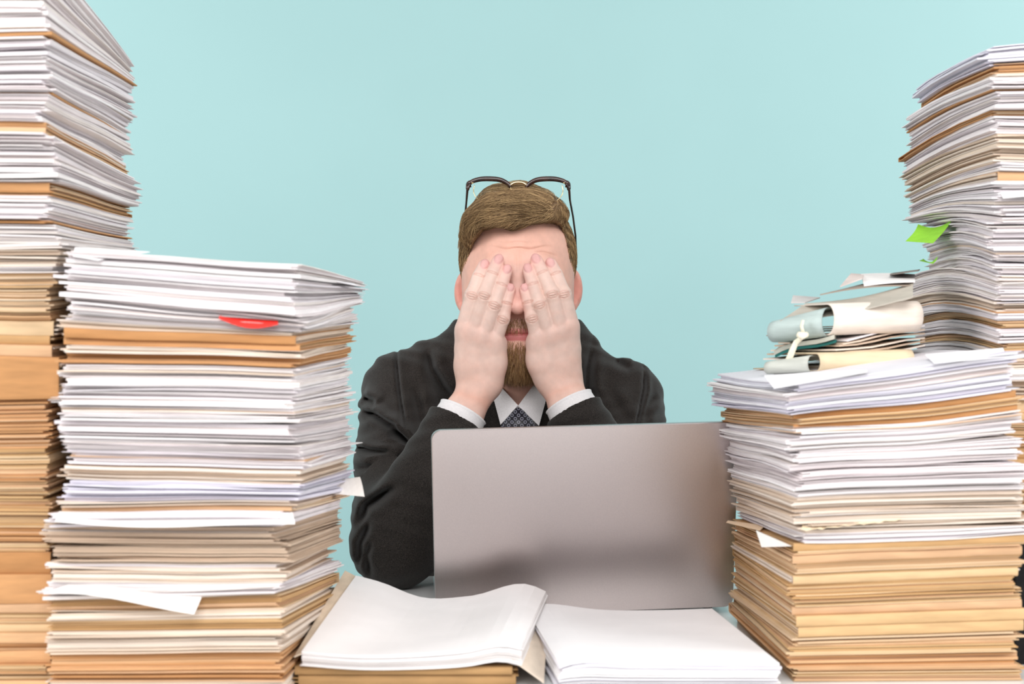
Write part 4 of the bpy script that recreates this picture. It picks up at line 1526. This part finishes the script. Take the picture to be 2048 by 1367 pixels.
def build_hair():
    g = Grid((-0.10, 1.955, 1.055), (0.115, 2.20, 1.285), 0.0014)
    ellipsoid(g, HC, HR)
    # swept fringe: a swelling over the forehead that rolls to the left of the picture
    ctrl = [((1118, 428), 2.020, .013), ((1090, 423), 2.000, .018), ((1055, 425), 1.992, .021), ((1020, 430), 1.990, .022), ((985, 432), 1.993, .021), ((958, 448), 2.002, .016), ((940, 472), 2.014, .010)]
    for (a, Ya, ra), (b, Yb, rb) in zip(ctrl[:-1], ctrl[1:]):
        capsule(g, pt(*a, Ya), pt(*b, Yb), ra, rb, k=.02)
    for (a, Ya, ra), (b, Yb, rb) in zip([((1082, 412), 2.03, .021), ((1040, 407), 2.025, .022), ((995, 412), 2.025, .020)], [((1040, 407), 2.025, .022), ((995, 412), 2.025, .020), ((962, 434), 2.03, .012)]):
        capsule(g, pt(*a, Ya), pt(*b, Yb), ra, rb, k=.02)
    # remove the face side below the hairline
    sl, X, Y, Z = g.view(g.lo, g.lo + g.h * g.n)
    hz = hairline_z(X) + 0 * Y
    d_face = np.maximum(Z - hz - 0.10 * np.clip(2.02 - Y, -.03, .03), Y - 2.045)     # inside (negative) = in front and below the hairline
    cutd = np.maximum(d_face, -1)
    g.D = np.maximum(g.D, -cutd.astype(np.float32))
    side = np.maximum(Z - 1.128, Y - 2.125)                                          # below the temples in front of the ears only a sideburn stays
    burn = (Y > 2.036) & (Y < 2.070)
    g.D = np.maximum(g.D, -(np.where(burn, np.maximum(Z - 1.105, -1) + 0 * Y, side)).astype(np.float32))
    neck = np.maximum(Z - 1.09, -1)
    g.D = np.maximum(g.D, -neck.astype(np.float32) + 0 * X + 0 * Y)
    V, F = surface_nets(g)
    V = smooth_verts(V, F, 3, 0.5)
    N = vert_normals(V, F)
    n = len(V)
    base = np.array(lin((106, 80, 54)))
    cap = fast_mesh('hair', V, F, M['hair'], body, np.tile(base, (n, 1)) * RNG.uniform(.8, 1.1, (n, 1)))
    # strands rooted on the cap
    out_ok = (((V - HC) / HR) ** 2).sum(1) > 0.90
    cand = np.nonzero(out_ok & (N[:, 1] < 0.85))[0]
    pick_ = RNG.choice(cand, 20000)
    P0, N0 = V[pick_] + RNG.normal(0, .0006, (len(pick_), 3)), N[pick_]
    K = 9
    zrel = np.clip((P0[:, 2] - 1.195) / .03, 0, 1)                 # 0 at the sides, 1 on top
    part = np.clip((P0[:, 0] - 0.052) / .012, 0, 1)                # right of the parting the hair falls the other way
    zrel = zrel * (1 - part)
    dirtop = np.stack([-np.ones(len(P0)), -0.25 + 0.35 * RNG.normal(size=len(P0)) * .4, 0.05 + 0 * P0[:, 0]], 1)
    # on the forehead side the fringe first rises then falls to the left
    fr = np.clip((2.03 - P0[:, 1]) / .03, 0, 1)
    dirtop[:, 2] += -0.25 * fr * np.clip((0.0 - P0[:, 0]) / .05, -1, 1)
    dirside = np.stack([0 * P0[:, 0], 0.55 + 0 * P0[:, 0], -1.0 + 0 * P0[:, 0]], 1)
    dirn = dirtop * zrel[:, None] + dirside * (1 - zrel[:, None]) + RNG.normal(0, .16, (len(P0), 3))
    L = (0.010 + 0.034 * zrel) * RNG.uniform(.7, 1.3, len(P0))
    paths = np.zeros((len(P0), K, 3))
    p = P0.copy()
    nn = N0.copy()
    from mathutils.kdtree import KDTree
    kd = KDTree(n)
    for i in range(0, n, 3):
        kd.insert(V[i], i)
    kd.balance()
    lift = 0.0006 + 0.0042 * RNG.random(len(P0)) ** 1.5 * (0.3 + 0.7 * zrel)
    for k in range(K):
        t = k / (K - 1)
        h = lift * np.sin(min(1, t * 1.3) * math.pi * .5)
        paths[:, k] = p + nn * h[:, None]
        d = dirn - nn * (dirn * nn).sum(1)[:, None]
        d /= np.linalg.norm(d, axis=1)[:, None] + 1e-9
        p = p + d * (L / K)[:, None]
        for q in range(len(p)):                                      # keep to the cap
            co, i, dist = kd.find(p[q])
            nn[q] = N[i]
            p[q] -= N[i] * np.dot(p[q] - V[i], N[i])
    base1, base2 = np.array(lin((104, 78, 50))), np.array(lin((212, 178, 130)))
    clump = .5 + .5 * np.sin(P0[:, 1] * 330 + P0[:, 2] * 260 + 3 * np.sin(P0[:, 1] * 110 - P0[:, 2] * 90) + P0[:, 0] * 25)
    mixv = np.clip(RNG.normal(.08, .2, len(P0)) + .62 * clump, 0, 1)[:, None]
    cols = base1 * (1 - mixv) + base2 * mixv
    s = strands('strands', P0, paths, 0.00032, cols, cap)
    s['kind'] = 'stuff'
    return cap


def build_beard():
    x, y, z = BV[:, 0] - HX, BV[:, 1], BV[:, 2]
    zm = zat(667, 1.972)
    m = (z < zm + .021) & (z > 1.006) & (y < 2.07) & (y > 1.965) & (np.abs(x) < .062) & (BN[:, 1] < 0.55)
    m &= ~((z < zm + .0045) & (z > zm - .0095) & (np.abs(x) < .024))
    m &= ~((z > zm + .012) & (np.abs(x) > .03))
    m &= (z < zm + .0215 - np.clip(np.abs(x) - .012, 0, 1) * .2)
    # not on the hands
    for hd in HANDS.values():
        for q in hd['carpal'] + hd['hyp'] + hd['rad'] + hd['wrist']:
            m &= ((BV - pt(*q, 1.957)) ** 2).sum(1) > .024 ** 2
        for f in hd['fingers']:
            for q in f:
                m &= ((BV - q[0]) ** 2).sum(1) > .016 ** 2
    idx = np.nonzero(m)[0]
    idx = RNG.choice(idx, 9000)
    P0 = BV[idx] + RNG.normal(0, .0005, (len(idx), 3))
    N0 = BN[idx]
    K = 5
    L = np.where(P0[:, 2] > zm, .008, .013) * RNG.uniform(.6, 1.3, len(idx))
    d0 = N0 * 0.5 + np.array([0, -.15, -1.0]) + RNG.normal(0, .25, N0.shape)
    d0 += np.stack([(P0[:, 0] - HX) * 6, 0 * L, 0 * L], 1)
    d0 /= np.linalg.norm(d0, axis=1)[:, None]
    paths = np.stack([P0 + d0 * (L * t)[:, None] + np.array([0, 0, -.25]) * (L * t * t)[:, None] for t in np.linspace(0, 1, K)], 1)
    b1, b2 = np.array(lin((134, 94, 58))), np.array(lin((214, 174, 124)))
    mixv = np.clip(RNG.normal(.38, .28, len(idx)), 0, 1)[:, None]
    s = strands('beard', P0, paths, 0.00028, b1 * (1 - mixv) + b2 * mixv, body)
    s['kind'] = 'stuff'


hair = build_hair()
build_beard()


# ------------------------------------------------------------------ clothes
def crease(g, pts, amp, sig, ridge=0.6, Y0=2.0, yr=None):
    """fold line over the picture plane: a groove with a ridge along one side"""
    yr = yr or ((1.972, 2.3) if Y0 > 1.95 else (1.8, 2.3))
    q = [pt(p[0], p[1], Y0)[[0, 2]] for p in pts]
    lo = np.min(q, axis=0) - sig * 5
    hi = np.max(q, axis=0) + sig * 5
    n = len(q) - 1

    def f(X, Y, Z):
        best = None
        for i in range(n):
            a, b = q[i], q[i + 1]
            ba = b - a
            t = np.clip(((X - a[0]) * ba[0] + (Z - a[1]) * ba[1]) / (ba @ ba), 0, 1)
            dx, dz = X - a[0] - t * ba[0], Z - a[1] - t * ba[1]
            d = np.sqrt(dx * dx + dz * dz)
            sgn = np.sign(ba[0] * dz - ba[1] * dx)
            along = (i + t) / n
            fade = np.clip(np.minimum(along, 1 - along) * 4, 0.15, 1)
            if best is None:
                best = [d, sgn, fade]
            else:
                m = d < best[0]
                best = [np.where(m, d, best[0]), np.where(m, sgn, best[1]), np.where(m, fade, best[2])]
        d, sgn, fade = best
        sd = d * sgn
        return amp * fade * (np.exp(-(d / sig) ** 2) - ridge * np.exp(-((sd - 2.1 * sig) / (1.5 * sig)) ** 2) - 0.3 * ridge * np.exp(-((sd + 2.4 * sig) / (1.5 * sig)) ** 2)) + 0 * Y
    amp *= 1.7
    g.push(f, (lo[0], yr[0], lo[1]), (hi[0], yr[1], hi[1]))


def sleeve_cut(g, c, axis, depth=.08, r=.06):
    """open, flat sleeve mouth: remove what lies beyond the plane through c, then hollow it"""
    c, axis = np.array(c), np.array(axis) / np.linalg.norm(axis)

    def f(X, Y, Z):
        s = (X - c[0]) * axis[0] + (Y - c[1]) * axis[1] + (Z - c[2]) * axis[2]
        rr = np.sqrt((X - c[0]) ** 2 + (Y - c[1]) ** 2 + (Z - c[2]) ** 2) - r
        return np.maximum(-s, rr)
    g.cut(f, c - r, c + r)


SL = {'a': [(-.156, 2.115, .983, .056), (-.154, 2.02, .885, .057), (-.147, 1.912, .797, .057), (-.112, 1.918, .872, .046), (-.070, 1.943, .950, .0395)],
      'b': [(.160, 2.115, .970, .054), (.154, 2.02, .880, .057), (.150, 1.915, .815, .056), (.120, 1.922, .885, .046), (.0800, 1.946, .963, .0390)]}


def build_clothes():
    g = Grid((-0.25, 1.835, 0.60), (0.255, 2.30, 1.085), 0.0020)
    ellipsoid(g, (.008, 2.165, .83), (.172, .105, .30))
    ellipsoid(g, (.008, 2.150, .965), (.150, .085, .085), k=.03)
    capsule(g, (-.150, 2.130, .985), (-.09, 2.140, 1.000), .056, .050, k=.02)
    capsule(g, (.158, 2.130, .972), (.09, 2.140, .995), .054, .048, k=.02)
    capsule(g, (-.112, 2.150, 1.004), (-.03, 2.165, 1.022), .053, .050, k=.012)
    capsule(g, (.092, 2.150, 1.000), (.03, 2.165, 1.018), .050, .050, k=.012)
    for s in SL.values():
        for i in range(4):
            a, b = s[i], s[i + 1]
            e = 1.0 if i < 3 else 1.28            # run past the mouth, then cut flat
            A = np.array(a)
            B = A + (np.array(b) - A) * e
            capsule(g, A[:3], B[:3], A[3], B[3], k=.010 if i < 2 else .006)
    # neck opening and the V between the lapels
    g.cut(lambda X, Y, Z: np.maximum(np.sqrt((X - HX) ** 2 + (Y - 2.115) ** 2) - .0640, .985 - Z), (HX - .07, 2.04, .985), (HX + .07, 2.19, 1.09), k=.004)
    g.cut(lambda X, Y, Z: np.maximum(np.abs(X - HX) - (.004 + (Z - .83) * .245), np.maximum(Y - 2.10, .80 - Z)) + 0 * Y, (HX - .08, 1.9, .80), (HX + .08, 2.10, 1.09), k=.002)
    # folds of the left arm in the picture, elbow wrinkles, shoulder seams
    crease(g, [(779, 694), (786, 740), (795, 790), (808, 845), (828, 890)], .0060, .0026, .3)
    crease(g, [(712, 824), (745, 832), (785, 852), (832, 893)], .0125, .0046, .8)
    crease(g, [(775, 862), (800, 872), (830, 896)], .009, .0042, .6)
    crease(g, [(708, 896), (745, 899), (790, 900)], .0085, .0036, .7, yr=(1.958, 2.3))
    crease(g, [(712, 800), (735, 806), (748, 818)], .009, .005, .7)
    crease(g, [(702, 935), (740, 930), (790, 915), (822, 903)], .004, .0045, .6, yr=(1.958, 2.3))
    crease(g, [(718, 1060), (735, 1010), (770, 985), (800, 965)], .0075, .005, .7, Y0=1.92)
    crease(g, [(722, 1130), (726, 1080), (745, 1035)], .0080, .0045, .7, Y0=1.9)
    crease(g, [(742, 1148), (738, 1105), (750, 1070)], .0065, .004, .6, Y0=1.9)
    crease(g, [(845, 690), (855, 740), (880, 780), (905, 808)], .0085, .006, .7)
    crease(g, [(822, 770), (838, 830), (850, 870)], .0045, .006, .6)
    crease(g, [(1302, 738), (1297, 780), (1283, 825), (1270, 860)], .0065, .0028, .5)
    crease(g, [(1196, 690), (1185, 740), (1182, 780), (1195, 810)], .009, .006, .6)
    crease(g, [(1235, 722), (1262, 737), (1275, 742)], .003, .006, .5)
    crease(g, [(1330, 790), (1300, 815), (1285, 850)], .004, .005, .6)
    crease(g, [(1225, 780), (1245, 820), (1262, 850)], .003, .006, .5)
    # broad unevenness of the cloth
    g.push(lambda X, Y, Z: .0016 * np.sin(X * 70 + 9 * np.sin(Z * 30)) * np.sin(Z * 55 + Y * 40 + 2), g.lo, g.lo + g.h * g.n)
    for s in SL.values():
        a, b = np.array(s[3][:3]), np.array(s[4][:3])
        ax = (b - a) / np.linalg.norm(b - a)
        sleeve_cut(g, b, ax)
        # hollow mouth
        sl, X, Y, Z = g.view(b - .06, b + .06)
        dd = seg_d(X, Y, Z, b - ax * .03, b + ax * .03, s[4][3] - .0035, s[4][3] - .0048)
        g.D[sl] = np.maximum(g.D[sl], -dd.astype(np.float32))
    # rest the elbows on the desk
    sl, X, Y, Z = g.view(g.lo, g.lo + g.h * g.n)
    g.D = np.maximum(g.D, np.where(Y < 2.012, DESK + .0008 - Z, -1).astype(np.float32) + 0 * X)
    V, F = surface_nets(g)
    V = smooth_verts(V, F, 2, 0.45)
    fast_mesh('suit_jacket', V, F, M['suit'], body)
    # lapels: folded leaves beside the shirt
    jk = bpy.data.objects['suit_jacket']
    for side, pts in (('a', [(984, 780), (1003, 850), (996, 900), (940, 862), (958, 800)]), ('b', [(1095, 782), (1076, 852), (1082, 900), (1126, 862), (1112, 800)])):
        ctr = np.mean([pt(p[0], p[1], 2.045) for p in pts], axis=0)
        top, bot = [], []
        for p in pts:
            w = pt(p[0], p[1], 2.043 + .00035 * abs(p[0] - 1037) - .00008 * (p[1] - 780))
            top.append(w)
            bot.append(w + v3(0, .004, 0))
        nP = len(pts)
        Vv = top + bot
        Ff = [list(range(nP)), list(range(nP, 2 * nP))[::-1]] + [[i, (i + 1) % nP, nP + (i + 1) % nP, nP + i] for i in range(nP)]
        mesh_obj('lapel', Vv, Ff, M['suit'], jk)
    # ---- shirt: body, collar, cuffs
    g = Grid((-0.09, 2.02, 0.80), (0.11, 2.20, 1.03), 0.002)
    ellipsoid(g, (.008, 2.150, .90), (.075, .085, .115))
    V, F = surface_nets(g)
    shirt = fast_mesh('shirt', V, F, M['white_shirt'], body)
    # stand of the collar
    ring = []
    for k in range(33):
        a = math.radians(-250 + 320 * k / 32)
        ring.append(a)
    A, B = [], []
    for a in ring:
        for lst, r in ((A, .0600), (B, .0618)):
            row = []
            for zz in np.linspace(0, 1, 4):
                front = max(0.0, -math.sin(a))
                z0 = .962 - .045 * front
                z1 = 1.012 - .046 * front
                row.append((HX + (r + .002 * zz) * math.cos(a), 2.115 + (r + .002 * zz) * math.sin(a), z0 + (z1 - z0) * zz))
            lst.append(row)
    V, F = thick_grid(np.array(B), np.array(A))
    mesh_obj('collar_band', V, F, M['white_shirt'], shirt, smooth=True)
    for pts in ([(984, 785, 2.060), (1000, 771, 2.062), (1036, 810, 2.034), (1001, 849, 2.030)], [(1068, 768, 2.062), (1094, 792, 2.060), (1078, 851, 2.030), (1036, 811, 2.034)]):
        c = [pt(*p) for p in pts]
        u = np.linspace(0, 1, 7)[:, None, None]
        v = np.linspace(0, 1, 7)[None, :, None]
        Pg = c[0] * (1 - u) * (1 - v) + c[1] * u * (1 - v) + c[3] * (1 - u) * v + c[2] * u * v
        Pg[..., 1] -= (.004 * np.sin(np.pi * u) * np.sin(np.pi * v))[..., 0]
        Q = Pg + v3(0, .0018, 0)
        V, F = thick_grid(Pg, Q)
        mesh_obj('collar_wing', V, F, M['white_shirt'], shirt, smooth=False)
    for hd, s in zip(('a', 'b'), (SL['a'], SL['b'])):
        a, b = np.array(s[3][:3]), np.array(s[4][:3])
        ax = (b - a) / np.linalg.norm(b - a)
        side = np.cross(ax, v3(0, 1, 0))
        side /= np.linalg.norm(side)
        nrm = np.cross(side, ax)
        cols_o, cols_i = [], []
        for k in range(41):
            t = 2 * math.pi * k / 40
            w = 1 + .02 * math.sin(3 * t)
            dirv = side * math.cos(t) * .0332 * w + nrm * math.sin(t) * .0310 * w
            di = side * math.cos(t) * .0315 * w + nrm * math.sin(t) * .0293 * w
            ro, ri = [], []
            for q in (-.022, -.004, .004, .0105, .0125, .0150):
                lip = -.0009 if .0104 < q < .013 else 0
                ro.append(b + ax * q + dirv * (1 + lip * 25))
                ri.append(b + ax * q + di)
            cols_o.append(ro)
            cols_i.append(ri)
        V, F = thick_grid(np.array(cols_o), np.array(cols_i))
        mesh_obj('cuff', V, F, M['white_shirt'], shirt, smooth=True)
    # ---- tie: knot and blade
    sec = [((1036, 815), .003, 2.030, .004), ((1037, 822), .008, 2.027, .008), ((1037, 838), .0175, 2.022, .012), ((1037, 853), .0245, 2.020, .013), ((1037, 872), .0215, 2.024, .010),
           ((1037, 884), .0170, 2.030, .006), ((1037, 920), .022, 2.030, .004), ((1037, 1000), .030, 2.040, .003)]
    rows = []
    for (p, w, Y, th) in sec:
        c = pt(p[0], p[1], Y)
        rows.append([c + v3(w * math.cos(a), -th * math.sin(a) if math.sin(a) > 0 else -.004 * math.sin(a), 0) for a in [2 * math.pi * k / 20 for k in range(20)]])
    V = [tuple(v) for r in rows for v in r]
    F = [[i * 20 + k, i * 20 + (k + 1) % 20, (i + 1) * 20 + (k + 1) % 20, (i + 1) * 20 + k] for i in range(len(rows) - 1) for k in range(20)]
    F += [list(range(20))[::-1], [(len(rows) - 1) * 20 + k for k in range(20)]]
    mesh_obj('tie', V, F, M['tie'], body, smooth=True)
    # ---- trousers below the desk
    g = Grid((-0.26, 1.62, 0.03), (0.28, 2.30, 0.66), 0.006)
    ellipsoid(g, (.008, 2.16, .58), (.165, .12, .13))
    for s in (-1, 1):
        capsule(g, (.008 + s * .09, 2.15, .545), (.008 + s * .13, 1.74, .53), .082, .062, k=.03)
        capsule(g, (.008 + s * .13, 1.74, .53), (.008 + s * .13, 1.80, .09), .062, .045, k=.01)
    V, F = surface_nets(g)
    V = smooth_verts(V, F, 2)
    fast_mesh('trousers', V, F, M['suit'], body)
    for s in (-1, 1):
        g = Grid((.008 + s * .13 - .06, 1.60, 0.0), (.008 + s * .13 + .06, 1.90, 0.14), 0.004)
        ellipsoid(g, (.008 + s * .13, 1.73, .035), (.044, .12, .035))
        ellipsoid(g, (.008 + s * .13, 1.80, .06), (.040, .055, .06), k=.02)
        g.D[:, :, 0:1] = np.maximum(g.D[:, :, 0:1], .001)
        V, F = surface_nets(g)
        fast_mesh('shoe', V, F, M['black_plastic'], body)


build_clothes()


# ------------------------------------------------------------------ eyeglasses pushed up on the hair
def build_glasses():
    Yg = 1.990
    root = empty('eyeglasses', tuple(at(1037, 382, Yg)))
    tag(root, 'browline eyeglasses with gold wire rims pushed up on top of the hair', 'eyeglasses')

    def smooth_poly(pts, n=60):
        P = [np.array(p, float) for p in pts]
        out = []
        m = len(P)
        for i in range(m - 1):
            p0, p1, p2, p3 = P[max(i - 1, 0)], P[i], P[i + 1], P[min(i + 2, m - 1)]
            for t in np.linspace(0, 1, n // m, endpoint=False):
                out.append(.5 * ((2 * p1) + (-p0 + p2) * t + (2 * p0 - 5 * p1 + 4 * p2 - p3) * t * t + (-p0 + 3 * p1 - 3 * p2 + p3) * t ** 3))
        out.append(P[-1])
        return out

    def lean(p):
        """lens plane leans back: lower rim nearer the forehead, brow bar further back"""
        return at(p[0], p[1], Yg + (400 - p[1]) * .00020 + abs(p[0] - 1037) * .00005)
    for brow, rim, mir in (([(936, 368), (946, 362), (962, 358), (982, 357.5), (1000, 359.5), (1014, 366), (1022, 374)], [(949, 370), (947, 380), (950, 391), (959, 400), (975, 405), (992, 406), (1008, 403), (1018, 394), (1022, 383), (1021, 374)], 1),
                           ([(1137, 368), (1127, 362), (1111, 358), (1092, 357.5), (1074, 359.5), (1060, 366), (1052, 374)], [(1124, 370), (1126, 380), (1123, 391), (1114, 400), (1098, 405), (1082, 406), (1066, 403), (1056, 394), (1052, 383), (1053, 374)], -1)):
        b = smooth_poly(brow, 42)
        nb = len(b)
        rad = [.0019 + .0016 * math.sin(math.pi * min(1, (i / nb) * 1.05)) ** .5 if i > 3 else .0034 for i in range(nb)]
        V, F = tube([lean(p) for p in b], rad, 10, flat=(0.8, 1.0))
        mesh_obj('brow_bar', V, F, M['frame_brown'], root, smooth=True)
        r = smooth_poly(rim, 60)
        V, F = tube([lean(p) for p in r], .00055, 8)
        mesh_obj('rim', V, F, M['gold'], root, smooth=True)
        # lens
        loop = [lean(p) for p in r] + [lean(p) for p in (b[::-1][3:-6] if True else b)]
        c = sum((Vector(p) for p in loop), Vector()) / len(loop)
        n = len(loop)
        Vv = [tuple(Vector(p) + Vector((0, -.0006, 0))) for p in loop] + [tuple(Vector(p) + Vector((0, .0006, 0))) for p in loop] + [tuple(c + Vector((0, -.0016, 0))), tuple(c + Vector((0, -.0004, 0)))]
        Ff = []
        for i in range(n):
            j = (i + 1) % n
            Ff += [[i, j, 2 * n], [n + j, n + i, 2 * n + 1], [i, n + i, n + j, j]]
        mesh_obj('lens', Vv, Ff, M['glass'], root)
        # end piece with a metal pin, temple arm running back and down along the head
        hx = 936 if mir == 1 else 1137
        e0 = lean((hx, 370))
        e1 = at(hx - mir * 1, 378, Yg + .004)
        V, F = tube([lean((hx + mir * 6, 369)), e0, e1], [.0036, .0040, .0030], 8, flat=(.7, 1))
        mesh_obj('end_piece', V, F, M['frame_brown'], root, smooth=True)
        V, F = tube([lean((hx + mir * 7, 366.5)) + Vector((0, -.0036, 0)), lean((hx + mir * 11, 366.5)) + Vector((0, -.0036, 0))], .0009, 8)
        mesh_obj('pin', V, F, M['gold'], root, smooth=True)
        tx = [(hx - mir * 1, 376, Yg + .004), (hx - mir * 3, 400, Yg + .030), (hx - mir * (6 if mir == 1 else 9), 432, Yg + .058), (hx - mir * (8 if mir == 1 else 14), 470, Yg + .085), (hx - mir * (10 if mir == 1 else 16), 520, Yg + .105)]
        V, F = tube([at(*p) for p in tx], [.0028, .0024, .0023, .0023, .0020], 8, flat=(.6, 1.0))
        mesh_obj('temple', V, F, M['frame_brown'], root, smooth=True)
        V, F = tube([lean((1023 if mir == 1 else 1051, 378)), lean((1026 if mir == 1 else 1048, 388)) + Vector((0, .006, 0))], [.0006, .0024], 8)
        mesh_obj('nose_pad', V, F, M['glass'], root, smooth=True)
    br = smooth_poly([(1021, 370), (1028, 366), (1037, 364.5), (1046, 366), (1053, 370)], 30)
    V, F = tube([lean(p) + Vector((0, -.002, 0)) for p in br], .0017, 8)
    mesh_obj('bridge', V, F, M['gold'], root, smooth=True)


build_glasses()
